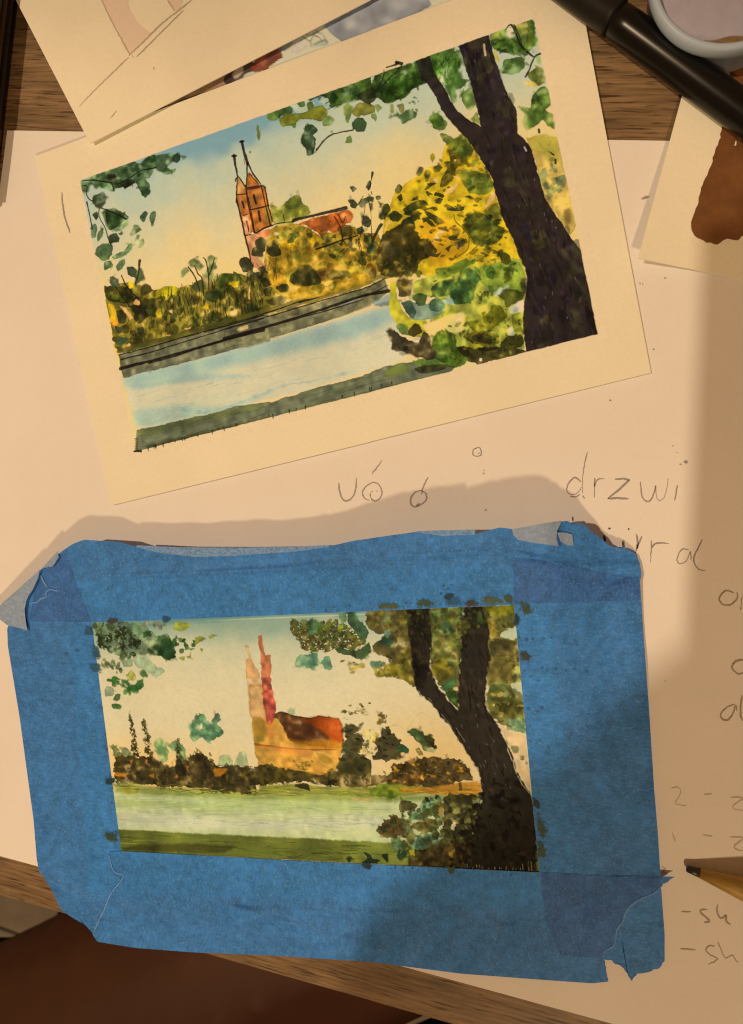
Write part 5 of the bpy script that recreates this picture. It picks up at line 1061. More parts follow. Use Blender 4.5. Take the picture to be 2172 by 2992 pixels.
RNG = np.random.default_rng(7)
PAPER = pig(225, 186, 145); CARD = pig(231, 191, 138); TAPE = pig(57, 113, 150); PAPER2 = pig(229, 196, 146)
M_SHEET = paper_mat('white drawing paper', PAPER, 700, .12, mottle=.035)
M_CARD = paper_mat('cream watercolour paper', CARD, 620, .35)
M_CARDB = paper_mat('cold pressed watercolour paper', PAPER2, 480, .6)
M_PAINT_A = paper_mat('watercolour on smooth paper', None, 620, .3, attr='paint', gloss=.75)
M_PAINT_B = paper_mat('watercolour on rough paper', None, 430, .75, attr='paint', gloss=.72, mottle=.08)
M_WOOD = wood_mat()
M_GRAPH = plain_mat('graphite line', pig(150, 120, 92), .6, .3, .3, 1500)
M_GRAPH3 = plain_mat('soft graphite line', pig(150, 118, 84), .6, .3, .25, 900)
M_GRAPH2 = plain_mat('faint graphite line', pig(180, 143, 100), .6, .3, .2, 900)

# ---------------------------------------------------------------- floor
fa = at([(0, 2715), (125, 2760)], -0.73); FANG = math.atan2(fa[1, 1] - fa[0, 1], fa[1, 0] - fa[0, 0])
m_tile = plain_mat('grey stone floor tile', (.34, .35, .33), .5, .4, .18, 30, .1)
bm = bmesh.new(); bmesh.ops.create_grid(bm, x_segments=1, y_segments=1, size=2.2)
fl = bm_obj('floor', bm, plain_mat('dark floor grout', (.05, .045, .04), .9, .2), None, False); fl.location = (0, 0, -0.738); tag(fl, kind='structure')
bm = bmesh.new(); bmesh.ops.create_cube(bm, size=1, matrix=Matrix.Diagonal((.294, .294, .008, 1)))
bmesh.ops.bevel(bm, geom=bm.edges[:], offset=.002, segments=1, affect='EDGES')
tme = bpy.data.meshes.new('floor_tile'); bm.to_mesh(tme); bm.free(); tme.materials.append(m_tile)
c, s = math.cos(FANG), math.sin(FANG)
for i in range(-3, 3):
    for j in range(-4, 2):
        o = bpy.data.objects.new('floor_tile', tme); C.objects.link(o); o.parent = fl
        lx, ly = i * .3 + .1, j * .3 - .15
        o.location = (fa[0, 0] + lx * c - ly * s, fa[0, 1] + lx * s + ly * c, .004); o.rotation_euler = (0, 0, FANG)

# ---------------------------------------------------------------- table
table = thing('wooden_table', 'brown oak-grain table under all the papers, its front edge at the bottom', 'table')
d = np.array([math.cos(GRAIN), math.sin(GRAIN)]); e = np.array([-d[1], d[0]]); p0 = EDGE[0, :2]
bm = bmesh.new()
mid = p0 + d * .25 + e * .35
bmesh.ops.create_cube(bm, size=1, matrix=Matrix.Translation((mid[0], mid[1], -.0125)) @ Matrix.Rotation(GRAIN, 4, 'Z') @ Matrix.Diagonal((1.5, .70, .025, 1)))
bmesh.ops.bevel(bm, geom=[x for x in bm.edges], offset=.0012, segments=2, affect='EDGES')
bm_obj('tabletop', bm, M_WOOD, table, False)
for sx in (-.62, .62):
    for sy in (-.28, .28):
        bm = bmesh.new(); q = mid + d * sx + e * sy
        bmesh.ops.create_cube(bm, size=1, matrix=Matrix.Translation((q[0], q[1], -.378)) @ Matrix.Rotation(GRAIN, 4, 'Z') @ Matrix.Diagonal((.05, .05, .704, 1)))
        bm_obj('leg', bm, M_WOOD, table, False)

# ---------------------------------------------------------------- the large white sheet with pencil notes
Z_SHEET = .0006
q_sheet = [(20, 381), (2250, 416), (2400, 3158), (-240, 2436)]
paper = thing('drawing_sheet', 'large white paper sheet with faint pencil letters lying under everything else', 'paper')
sheet('paper', quad_patch(q_sheet, 30, 30), Z_SHEET, .0004, M_SHEET, paper)
def tl(x0, y0, w, pts): return [(x0 + a * w, y0 + b * w) for a, b in pts]
W1 = lambda p: tl(900, 1300, .3645, p); W2 = lambda p: tl(1400, 1300, .469, p); W3 = lambda p: tl(1850, 1600, .423, p); W4 = lambda p: tl(1820, 2440, .2434, p)
zw = Z_SHEET + .00006
words = [
    ([W1([(245, 305), (250, 370), (270, 425), (300, 450), (340, 435), (370, 390), (382, 330), (384, 265)])], 4.2, M_GRAPH),
    ([W1([(490, 445), (460, 435), (435, 395), (450, 345), (500, 308), (550, 305), (590, 340), (597, 390), (580, 430), (545, 452), (510, 430), (497, 400), (505, 380), (522, 372)]), W1([(518, 230), (560, 180), (600, 125)]), W1([(556, 367), (562, 370)])], 4.2, M_GRAPH),
    ([W1([(905, 365), (860, 385), (830, 425), (828, 470), (850, 495), (890, 488), (930, 465), (955, 430), (945, 385), (905, 363)]), W1([(918, 395), (925, 345), (945, 300), (968, 258)]), W1([(870, 485), (905, 470)])], 4.4, M_GRAPH),
    ([W2([(640, 230), (600, 203), (565, 235), (550, 280), (575, 310), (615, 300), (640, 265)]), W2([(678, 45), (660, 130), (648, 230), (650, 300)]), W2([(570, 320), (610, 322), (632, 308)]), W2([(652, 315), (661, 335)])], 4.4, M_GRAPH),
    ([W2([(725, 205), (722, 330)]), W2([(722, 260), (742, 215), (785, 210)])], 4.2, M_GRAPH),
    ([W2([(850, 215), (895, 212), (942, 216)]), W2([(942, 216), (880, 275), (805, 335)]), W2([(805, 335), (870, 332), (935, 335)])], 4.2, M_GRAPH),
    ([W2([(1008, 230), (1018, 310), (1040, 350), (1075, 340), (1098, 285), (1104, 250), (1110, 320), (1130, 350), (1165, 310), (1182, 210)])], 4.2, M_GRAPH),
    ([W2([(1240, 250), (1222, 345)])], 4.0, M_GRAPH),
    ([W2([(982, 555), (992, 595), (985, 650)]), W2([(1018, 570), (1000, 610), (978, 672)])], 4.0, M_GRAPH),
    ([W2([(1078, 595), (1072, 730)]), W2([(1080, 640), (1105, 614), (1185, 612)])], 4.6, M_GRAPH),
    ([W2([(1310, 655), (1270, 650), (1245, 685), (1238, 722), (1262, 742), (1300, 715), (1322, 662), (1324, 720)])], 4.6, M_GRAPH),
    ([W2([(1395, 590), (1368, 645), (1345, 690), (1345, 735), (1370, 772), (1412, 784)])], 4.6, M_GRAPH),
    ([W2([(588, 448), (590, 476)]), W2([(783, 562), (789, 602)]), W2([(895, 600), (903, 642)]), W2([(905, 592), (910, 640)]), W2([(812, 515), (820, 526)]), W2([(934, 520), (938, 528)])], 5.0, plain_mat('dark graphite line', pig(84, 62, 60), .6, .3)),
    ([W2([(1592, 922), (1540, 908), (1500, 955), (1518, 992), (1570, 995), (1610, 960), (1612, 918)]), W2([(1642, 945), (1634, 1030)])], 4.2, M_GRAPH3),
    ([W2([(1660, 1338), (1605, 1348), (1580, 1385), (1610, 1425), (1660, 1420)])], 4.2, M_GRAPH3),
    ([W2([(1600, 1615), (1540, 1640), (1508, 1685), (1540, 1718), (1580, 1685), (1605, 1620), (1610, 1660)]), W2([(1640, 1560), (1632, 1680), (1650, 1720)])], 4.2, M_GRAPH3),
    ([W3([(270, 1665), (310, 1655), (335, 1685), (310, 1740), (293, 1766), (370, 1785)]), W3([(495, 1706), (552, 1703)]), W3([(675, 1725), (765, 1730), (700, 1778), (700, 1808), (770, 1816)])], 3.4, M_GRAPH2),
    ([W3([(275, 1970), (295, 2030)]), W3([(485, 1985), (552, 1995)]), W3([(675, 2000), (765, 2006), (705, 2060), (730, 2090), (775, 2092)]), W3([(205, 2205), (228, 2222), (205, 2245), (240, 2252)])], 3.4, M_GRAPH2),
    ([W4([(710, 918), (825, 922)]), W4([(1022, 895), (940, 903), (962, 952), (1052, 1030), (980, 1050)]), W4([(1145, 838), (1138, 900), (1155, 970), (1200, 1000), (1250, 958), (1248, 1030), (1302, 1076)])], 3.8, M_GRAPH3),
    ([W4([(700, 1365), (880, 1381)]), W4([(1110, 1335), (1050, 1330), (1005, 1380), (1060, 1440), (1147, 1490), (1035, 1556)]), W4([(1145, 1285), (1190, 1380), (1240, 1480), (1320, 1438), (1350, 1490), (1392, 1532)])], 3.8, M_GRAPH3),
    ([W1([(1340, 30), (1375, 22), (1395, 45), (1390, 80), (1355, 92), (1328, 75), (1330, 40), (1350, 24)]), W1([(1370, 70), (1385, 62)])], 3.4, M_GRAPH),
    ([tl(1780, 260, .2468, [(388, 1308), (430, 1285), (478, 1272)])], 5.0, M_GRAPH),
]
for st, w, m in words: ribbons('pencil_letter', st, w * 1.08, zw, m, paper, RNG)
sp = []
for x, y, r in [(1415, 1384, 3), (1421, 1490, 3), (1990, 1357, 3.5), (2006, 1350, 5), (1980, 1322, 2), (1968, 1303, 2), (1872, 828, 3), (1880, 830, 2), (1945, 812, 3), (1912, 1020, 3), (1785, 1170, 3), (160, 1960, 3), (300, 1030, 2), (1416, 1374, 2), (1946, 1990, 2)]:
    t_ = np.linspace(0, 6.28, 7)[:-1]; sp.append([(x + r * 1.2 * math.cos(k) * RNG.uniform(.6, 1.2), y + r * math.sin(k) * RNG.uniform(.6, 1.2)) for k in t_])
for s_ in sp: flat_poly('paint_speck', s_, zw, M_GRAPH, paper, RNG, 0, 2)

# ---------------------------------------------------------------- paint that lies on a card
def paint_mesh(name, p, zf, mat, parent):
    f = app_h(p.back, np.c_[p.XX.ravel(), p.YY.ravel()])
    z = zf(f[:, 0], f[:, 1]) if callable(zf) else np.full(len(f), zf)
    me = grid_mesh(name, at(f, z), p.W, p.H)
    a = me.color_attributes.new('paint', 'FLOAT_COLOR', 'POINT')
    col = np.ones((p.W * p.H, 4), np.float32); col[:, :3] = np.clip(p.C.reshape(-1, 3), 0, 1)
    a.data.foreach_set('color', col.ravel())
    return link(name, me, mat, parent, True)

# half-hidden card below the finished picture
Z_UNDER = .0010
q_under = [(350, 60), (1250, -300), (1400, 110), (520, 420)]
under = thing('painted_card', 'half-hidden card showing red and blue-grey paint between two paper edges at the top', 'card')
sheet('card', quad_patch(q_under, 12, 6), Z_UNDER, .0003, M_CARD, under)
pu = Painter(q_under, 300, 130, (.0, .0), pig(214, 190, 146), 5, .8)
pu.tile(480, 0, 820)
for q, cc in [([(-50, 650), (0, 600), (100, 520), (360, 380), (420, 440), (300, 560), (0, 700)], (178, 122, 78)), ([(340, 470), (400, 400), (500, 340), (540, 400), (430, 460), (360, 500)], (62, 44, 34)), ([(400, 440), (450, 380), (470, 420), (420, 460)], (190, 150, 112)), ([(500, 380), (560, 320), (660, 270), (680, 310), (690, 350), (560, 420), (510, 420)], (136, 58, 34)), ([(540, 370), (580, 340), (610, 350), (570, 390)], (176, 96, 64)), ([(60, 590), (140, 540), (110, 590)], (96, 60, 36)), ([(220, 510), (250, 480), (260, 510), (240, 530)], (196, 150, 60)), ([(660, 280), (780, 220), (790, 240), (680, 310)], (116, 104, 92)), ([(740, 300), (770, 230), (800, 270), (840, 270), (780, 320)], (168, 150, 130)), ([(860, 280), (880, 250), (960, 230), (960, 260)], (168, 166, 132)), ([(930, 150), (1100, 60), (1250, -40), (1530, -60), (1580, 40), (1400, 140), (1050, 260), (1000, 210)], (160, 148, 136))]:
    pu.f(q, cc, .95, var=.25, clip=False)
for q in [[(800, 210), (850, 240), (870, 200)], [(850, 240), (860, 275)], [(870, 200), (920, 190), (950, 250)], [(890, 180), (940, 230), (870, 260)], [(820, 200), (900, 215), (920, 245)]]:
    pu.l(q, 6, (128, 118, 92), .8)
paint_mesh('painting', pu, Z_UNDER + .00005, M_PAINT_A, under)

# ---------------------------------------------------------------- the finished picture
q_card = [(100, 457), (1675, -132), (1904, 1089), (323, 1477)]
HC = quad_h(q_card, [(0, 0), (1, 0), (1, 1), (0, 1)])
def z_card(x, y):
    w = app_h(HC, np.c_[x, y]); u, v = w[:, 0], w[:, 1]
    return .0016 + .0007 * (np.clip(1 - u, 0, 1) ** 3) * np.clip(1 - v * .8, 0, 1) + .0003 * np.sin(u * 3.1) ** 2
A = thing('watercolour_card', 'cream card with finished watercolour of twin-spired church, yellow trees and dark leaning trunk', 'painting')
sheet('card', quad_patch(q_card, 60, 40), z_card, .00035, M_CARD, A)
pa = Painter([(233, 527), (1561.5, 55), (1748.5, 976), (393, 1320)], 1040, 640, (.02, .03), CARD, 1, .9)
paint_finished(pa)
paint_mesh('painting', pa, lambda x, y: z_card(x, y) + .00005, M_PAINT_A, A)
ribbons('pencil_line', [tl(0, 0, 1 / 3.66, [(655, 2055), (662, 2150), (680, 2268)]) + tl(0, 0, .6598, [(285, 960), (308, 1032)])], 4, lambda x, y: z_card(x, y) + .00006, M_GRAPH, A, RNG)

# ---------------------------------------------------------------- sketch sheet, upper left
q_sk = [(-100, -280), (1380, -700), (1600, -264), (262, 419)]
HS = quad_h(q_sk, [(0, 0), (1, 0), (1, 1), (0, 1)])
def z_sk(x, y):
    w = app_h(HS, np.c_[x, y]); return .0026 + .0009 * np.clip(w[:, 1], 0, 1) ** 2 * np.clip(1 - w[:, 0] * 1.2, 0, 1) ** 2 + .0004 * np.clip(1 - w[:, 0] * 3, 0, 1)
sk = thing('sketch_sheet', 'cream paper with faint pencil lines and a pale pink wash in the upper left corner', 'paper')
sheet('paper', quad_patch(q_sk, 40, 30), z_sk, .0003, M_CARD, sk)
zk = lambda x, y: z_sk(x, y) + .00005
K = lambda p: tl(0, 0, .486, p)
m_wash = paper_mat('pale pink wash', pig(222, 174, 128), 620, .3)
flat_poly('paint_wash', K([(600, -60), (745, -60), (770, 40), (810, 110), (850, 160), (905, 200), (885, 235), (845, 260), (790, 320), (765, 310), (730, 240), (690, 170), (650, 90)]), zk, m_wash, sk, RNG, 1.5)
flat_poly('paint_wash', K([(990, -60), (1090, -60), (1095, 20), (1050, 66), (1020, 20)]), zk, m_wash, sk, RNG, 1.5)
ribbons('pencil_line', [K([(605, -10), (640, 70), (690, 170), (735, 250), (775, 325)]), K([(770, 335), (850, 260), (960, 150), (1060, 70), (1160, -10)]), K([(820, 340), (900, 260), (1000, 160), (1100, 60)]), K([(1005, 0), (1025, 30), (1050, 65)])], 3.6, lambda x, y: z_sk(x, y) + .00011, M_GRAPH2, sk, RNG)
ribbons('pencil_line', [K([(475, 640), (540, 570), (640, 470), (770, 345)]), K([(660, 710), (700, 665)]), K([(790, 325), (800, 350)]), K([(922, 400), (926, 420)])], 2.6, zk, M_GRAPH2, sk, RNG)

# ---------------------------------------------------------------- swatch card, right
q_sw = [(2130, -220), (2600, -130), (2430, 868), (1866, 755)]
HW = quad_h(q_sw, [(0, 0), (1, 0), (1, 1), (0, 1)])
def z_sw(x, y):
    w = app_h(HW, np.c_[x, y]); return .0012 + .0042 * np.clip(1 - w[:, 0] * 1.6, 0, 1) ** 2 * np.clip((w[:, 1] - .45) / .55, 0, 1) ** 1.5
sw = thing('swatch_card', 'cream test card with a broad rust-brown paint stroke at the right edge', 'card')
sheet('card', quad_patch(q_sw, 30, 40), z_sw, .0003, M_CARD, sw)
flat = [(2111, 381), (2091, 440), (2076, 492), (2049, 556), (2039, 605), (2027, 630), (2021, 660), (2034, 692), (2064, 707), (2101, 714), (2125, 699), (2160, 703), (2175, 687), (2230, 690), (2330, 500), (2330, 60), (2190, 60), (2140, 190)]
ms, nt, b = mat_new('rust brown watercolour'); v = coords(nt)
cs = pig(112, 60, 22)
nt.links.new(ramp(nt, noise(nt, v, 130, 5, .65), [(.3, tuple(cs * .72)), (.55, tuple(cs)), (.8, tuple(cs * 1.35))]), b.inputs['Base Color']); b.inputs['Roughness'].default_value = .5
bump(nt, b, noise(nt, v, 600, 3), .4, .0002)
px = np.array(resample(smooth_pts(flat, 4), 160)); px += RNG.normal(0, 1.1, px.shape)
cen = np.array([2150, 420.])
gr = np.stack([cen + (px - cen) * k for k in np.linspace(.02, 1, 16)])
gr = np.concatenate([gr, gr[:, :1]], 1)
sheet('paint_stroke', gr, lambda x, y: z_sw(x, y) + .00006, 0, ms, sw)

# ---------------------------------------------------------------- the taped picture
XT = [-60, 60, 220, 500, 900, 1300, 1540, 1640, 1730, 1800, 1870, 2100]
ZT = [.005, .0062, .0076, .0075, .0088, .0120, .0138, .0115, .006, .0018, .0006, .0004]
YG = [1400, 1540, 1620, 1700, 1819, 2000, 2200, 2500, 2700, 3000]; GG = [1.12, 1.0, .82, .66, .50, .31, .16, .04, .01, 0]
q_tb = [(205, 1700), (1600, 1645), (1690, 2660), (254, 2604)]
HB = quad_h(q_tb, [(0, 0), (1, 0), (1, 1), (0, 1)])
CREASE = [((560, 2620), (1180, 2800), 0.00126, 16), ((700, 2660), (1180, 2670), 0.00072, 12), ((300, 2650), (700, 2740), 0.00072, 18), ((230, 1690), (900, 1665), 0.00072, 10), ((600, 1680), (1100, 1640), 0.00090, 14), ((1100, 1630), (1490, 1610), 0.00090, 12), ((1510, 1620), (1690, 1660), 0.00162, 12), ((1690, 1660), (1860, 1650), 0.00108, 14), ((1760, 1730), (1870, 1690), 0.00108, 12), ((120, 2560), (260, 2640), 0.00090, 14), ((270, 2690), (380, 2720), 0.00108, 12), ((1700, 1650), (1760, 1690), 0.00054, 20)]
def sm_interp(x, X, Y):
    x = np.asarray(x, float); return sum(np.interp(x + dx, X, Y) for dx in (-60, -30, 0, 30, 60)) / 5
def z_b(x, y):
    x = np.asarray(x, float); y = np.asarray(y, float)
    z = .0014 + sm_interp(x, XT, ZT) * sm_interp(y, YG, GG)
    w = app_h(HB, np.c_[x, y])
    ins = sstep(-.012, .004, np.minimum(np.minimum(w[:, 0], 1 - w[:, 0]), np.minimum(w[:, 1], 1 - w[:, 1]) * .6))
    out = 1 - ins
    rip = .00035 * np.sin(x / 47. + y / 90.) * np.sin(y / 61. - x / 130.) + .00018 * np.sin(x / 17. + 1.3 * np.sin(y / 40.))
    for (ax_, ay_), (bx_, by_), amp, wd in CREASE:
        ex, ey = bx_ - ax_, by_ - ay_; L2 = ex * ex + ey * ey
        tt_ = np.clip(((x - ax_) * ex + (y - ay_) * ey) / L2, 0, 1); dd = np.hypot(x - ax_ - ex * tt_, y - ay_ - ey * tt_)
        rip = rip + amp * np.exp(-(dd / wd) ** 2) * np.sin(np.pi * np.clip(tt_ * .96 + .02, 0, 1)) ** .5
    return z + .00022 * ins + rip * out * np.where(y < 2700, 1, .5)
B = thing('taped_watercolour', 'unfinished church watercolour on card framed all round by blue masking tape', 'painting')
sheet('card', quad_patch(q_tb, 70, 50), lambda x, y: z_b(x, y) - .0002, .0004, M_CARDB, B)
pb = Painter([(267, 1819), (1504, 1767), (1578, 2549), (353, 2487)], 920, 530, (.008, .014), PAPER2, 2, 1.6)
paint_taped(pb)
paint_mesh('painting', pb, lambda x, y: z_b(x, y) + .00003, M_PAINT_B, B)
TDARK = pig(60, 108, 143)
MT_H = tape_mat('blue crepe tape across', TAPE, False, TDARK); MT_V = tape_mat('blue crepe tape upright', TAPE, True, TDARK)
MT_2 = tape_mat('two layers of blue tape', pig(56, 94, 130), False); M_UND = plain_mat('grey adhesive side of tape', pig(134, 132, 128), .6, .4, .22, 900, .5)
M_UND2 = plain_mat('fuzzy turned tape edge', pig(112, 126, 136), .8, .2, .45, 1400, .6)
M_TEAR = plain_mat('pale torn tape fibre', pig(98, 122, 142), .9, .1, .2, 900)
left_c = dict(c0=[(62, 1762), (94, 1724), (112, 1683), (168, 1632), (192, 1616)], c1=[(218, 2686), (257, 2706), (267, 2724), (300, 2742), (400, 2765)],
              d0=[(62, 1762), (20, 1835), (22, 1888), (33, 1954), (57, 2100), (79, 2263), (97, 2395), (106, 2505), (112, 2544), (132, 2571), (155, 2610), (178, 2660), (218, 2686)],
              d1=[(192, 1616), (225, 1710), (267, 1819), (310, 2153), (353, 2487), (380, 2620), (400, 2765)])
top_c = dict(c0=[(92, 1694), (116, 1665), (171, 1617), (210, 1590), (244, 1577), (350, 1584), (396, 1597), (462, 1613), (567, 1625), (660, 1623), (858, 1610), (957, 1597), (1032, 1580), (1217, 1554), (1296, 1564), (1388, 1561), (1461, 1541), (1520, 1548), (1640, 1590)],
             c1=[(80, 1818), (267, 1819), (600, 1806), (1000, 1789), (1504, 1767), (1640, 1762)], d0=[(92, 1694), (77, 1749), (71, 1782), (80, 1818)], d1=[(1640, 1590), (1640, 1762)])
right_c = dict(c0=[(1500, 1550), (1560, 1538), (1620, 1526), (1660, 1521), (1714, 1536), (1729, 1553), (1754, 1568), (1778, 1591), (1814, 1601), (1848, 1609), (1863, 1623)],
               c1=[(1640, 2790), (1763, 2802), (1790, 2808), (1815, 2821), (1832, 2842), (1848, 2864), (1856, 2856), (1865, 2845), (1895, 2838), (1931, 2828), (1944, 2808)],
               d0=[(1500, 1550), (1500, 1620), (1504, 1767), (1540, 2150), (1578, 2549), (1600, 2700), (1640, 2790)], d1=[(1863, 1623), (1871, 1644), (1877, 1678), (1872, 1696), (1883, 1863), (1897, 2050), (1913, 2300), (1924, 2432), (1934, 2597), (1944, 2729), (1944, 2808)])
bot_c = dict(c0=[(317, 2490), (353, 2487), (900, 2517), (1578, 2549), (1800, 2558), (1974, 2562)], c1=[(270, 2732), (284, 2752), (396, 2770), (568, 2783), (792, 2792), (1086, 2811), (1350, 2845), (1600, 2864), (1733, 2873), (1780, 2868)],
             d0=[(317, 2490), (330, 2544), (360, 2561), (323, 2610), (304, 2656), (270, 2732)], d1=[(1974, 2562), (1938, 2584), (1914, 2610), (1868, 2630), (1834, 2660), (1821, 2694), (1804, 2717), (1797, 2761), (1767, 2781), (1765, 2802), (1772, 2828), (1780, 2868)])
def rag_curve(c, amp, keep=True):
    P = resample(c, max(6, int(np.linalg.norm(np.diff(np.asarray(c, float), axis=0), axis=1).sum() / 8)))
    j = RNG.normal(0, amp, P.shape); j[0] = j[-1] = 0
    return P + j
LAY = {'l': .00008, 't': .00016, 'r': .00024, 'b': .00032}
tape_l = sheet('tape_strip', coons(rag_curve(left_c['c0'], 1.5), rag_curve(left_c['c1'], 2.0), left_c['d0'], left_c['d1'], 60, 160), lambda x, y: z_b(x, y) + LAY['l'], .00006, MT_V, B)
tape_t = sheet('tape_strip', coons(top_c['c0'], top_c['c1'], rag_curve(top_c['d0'], 1.5), top_c['d1'], 240, 50), lambda x, y: z_b(x, y) + LAY['t'], .00006, MT_H, B)
tape_r = sheet('tape_strip', coons(rag_curve(right_c['c0'], 1.6), rag_curve(right_c['c1'], 2.0), right_c['d0'], right_c['d1'], 70, 180), lambda x, y: z_b(x, y) + LAY['r'], .00006, MT_V, B)
tape_b = sheet('tape_strip', coons(bot_c['c0'], bot_c['c1'], rag_curve(bot_c['d0'], 1.5), rag_curve(bot_c['d1'], 1.5), 240, 60), lambda x, y: z_b(x, y) + LAY['b'], .00006, MT_H, B)
for o_ in (tape_l, tape_t, tape_r, tape_b):
    me = o_.data; co = np.empty(len(me.vertices) * 3); me.vertices.foreach_get('co', co); co = co.reshape(-1, 3)
    cl = (co - [0, 0, CAM_H]) @ ROT; fx = IMG_W / 2 + FOC * cl[:, 0] / -cl[:, 2]; fy = IMG_H / 2 - FOC * cl[:, 1] / -cl[:, 2]
    w = app_h(HB, np.c_[fx, fy]); ins = sstep(-.004, .004, np.minimum(np.minimum(w[:, 0], 1 - w[:, 0]), np.minimum(w[:, 1], 1 - w[:, 1]) * .6))
    at_ = me.color_attributes.new('backing', 'FLOAT_COLOR', 'POINT'); at_.data.foreach_set('color', np.repeat(ins, 4).astype(np.float32))
# corners where two strips lie on each other
sheet('tape_overlap', coons([(120, 1668), (172, 1622), (192, 1616)], [(84, 1816), (180, 1817), (265, 1817)], [(120, 1668), (98, 1740), (84, 1816)], [(192, 1616), (225, 1710), (265, 1817)], 40, 40), lambda x, y: z_b(x, y) + LAY['t'] + .00006, 0, MT_2, tape_t)
sheet('tape_overlap', coons([(1502, 1630), (1620, 1640), (1740, 1668), (1868, 1690)], [(1505, 1765), (1640, 1761), (1872, 1752)], [(1502, 1630), (1505, 1765)], [(1868, 1690), (1872, 1752)], 60, 30), lambda x, y: z_b(x, y) + LAY['r'] + .00006, 0, MT_2, tape_r)
sheet('tape_overlap', coons([(1580, 2552), (1800, 2561), (1936, 2565)], [(1640, 2790), (1761, 2800)], [(1580, 2552), (1600, 2700), (1640, 2790)], [(1936, 2565), (1926, 2592), (1908, 2612), (1862, 2634), (1828, 2664), (1815, 2696), (1798, 2720), (1790, 2760), (1764, 2784), (1761, 2800)], 50, 50), lambda x, y: z_b(x, y) + LAY['b'] + .00006, 0, MT_2, tape_b)
# torn pale edges and curled-back adhesive sides
zt = lambda x, y: z_b(x, y) + .00046
ribbons('torn_edge', [[(1938, 2584), (1914, 2610), (1868, 2630), (1834, 2660), (1821, 2694), (1804, 2717), (1797, 2761), (1767, 2781), (1763, 2800)]], 6, zt, M_TEAR, tape_b, RNG)
ribbons('torn_edge', [[(317, 2498), (330, 2544), (360, 2561), (323, 2610), (304, 2656), (270, 2729)]], 3.5, zt, M_TEAR, tape_b, RNG)
ribbons('torn_edge', [[(85, 1763), (108, 1760), (118, 1750), (136, 1744), (132, 1735), (145, 1722), (160, 1726), (175, 1726)], [(118, 1680), (126, 1700), (138, 1714)]], 5, zt, M_TEAR, tape_l, RNG)
def flap(name, c0, c1, d0, d1, lift, par, mat=M_UND):
    P = coons(c0, c1, d0, d1, 24, 16); nv, nu = P.shape[:2]; f = P.reshape(-1, 2)
    vv = np.repeat(np.linspace(0, 1, nv), nu); uu = np.tile(np.linspace(0, 1, nu), nv)
    z = z_b(f[:, 0], f[:, 1]) + .0005 + lift(uu, vv)
    return link(name, grid_mesh(name, at(f, z), nu, nv, .00006), mat, par, True)
flap('curled_flap', [(-22, 1786), (40, 1732), (115, 1664)], [(-14, 1800), (19, 1826), (59, 1836), (79, 1843)], [(-22, 1786), (-14, 1800)], [(115, 1664), (112, 1684), (94, 1724), (77, 1749), (71, 1782), (74, 1815), (79, 1843)], lambda u, v: .0012 * u * (1 - .3 * u), tape_l)
flap('curled_flap', [(116, 1666), (142, 1638), (167, 1611)], [(128, 1660), (153, 1655), (171, 1628)], [(116, 1666), (128, 1660)], [(167, 1611), (171, 1628)], lambda u, v: .0006 * v, tape_t)
flap('curled_flap', [(1497, 1546), (1560, 1535), (1622, 1524), (1644, 1522)], [(1514, 1577), (1556, 1585), (1634, 1596)], [(1497, 1546), (1502, 1562), (1514, 1577)], [(1644, 1522), (1630, 1550), (1628, 1571), (1634, 1596)], lambda u, v: .0014 * v * (.4 + .6 * u), tape_r)
flap('curled_flap', [(1630, 1556), (1655, 1556), (1674, 1562)], [(1640, 1582), (1660, 1594), (1678, 1594)], [(1630, 1556), (1640, 1582)], [(1674, 1562), (1678, 1594)], lambda u, v: .0004 + 0 * u, tape_r)
flap('curled_edge', [(398, 1593), (520, 1599), (700, 1600), (860, 1598), (960, 1592)], [(398, 1599), (462, 1615), (567, 1627), (660, 1625), (858, 1612), (960, 1598)], [(398, 1593), (398, 1599)], [(960, 1592), (960, 1598)], lambda u, v: -.0003 + 0 * u, tape_t, M_UND2)
flap('curled_edge', [(1220, 1552), (1300, 1549), (1390, 1548)], [(1220, 1556), (1296, 1566), (1390, 1562)], [(1220, 1552), (1220, 1556)], [(1390, 1548), (1390, 1562)], lambda u, v: -.0003 + 0 * u, tape_t, M_UND2)
# brush marks that ran over onto the tape
G_ = {k: plain_mat('paint on tape ' + k, pig(*c_), .6, .3, .35, 300) for k, c_ in dict(olive=(90, 90, 46), moss=(68, 80, 50), teal=(50, 88, 100), deep=(38, 58, 60), brown=(70, 62, 48)).items()}
for m_ in G_.values():
    nt = m_.node_tree; tb = N(nt, 'ShaderNodeBsdfTransparent'); mx = N(nt, 'ShaderNodeMixShader'); mx.inputs[0].default_value = .45
    nt.links.new(nt.nodes['Principled BSDF'].outputs[0], mx.inputs[1]); nt.links.new(tb.outputs[0], mx.inputs[2]); nt.links.new(mx.outputs[0], nt.nodes['Material Output'].inputs[0])
T4 = lambda p: tl(1060, 1700, .3341, p); T7 = lambda p: tl(1000, 2260, .3949, p); T2 = lambda p: tl(0, 1800, .4407, p); T1 = lambda p: tl(260, 1780, .3341, p)
zm = lambda x, y: z_b(x, y) + .0005
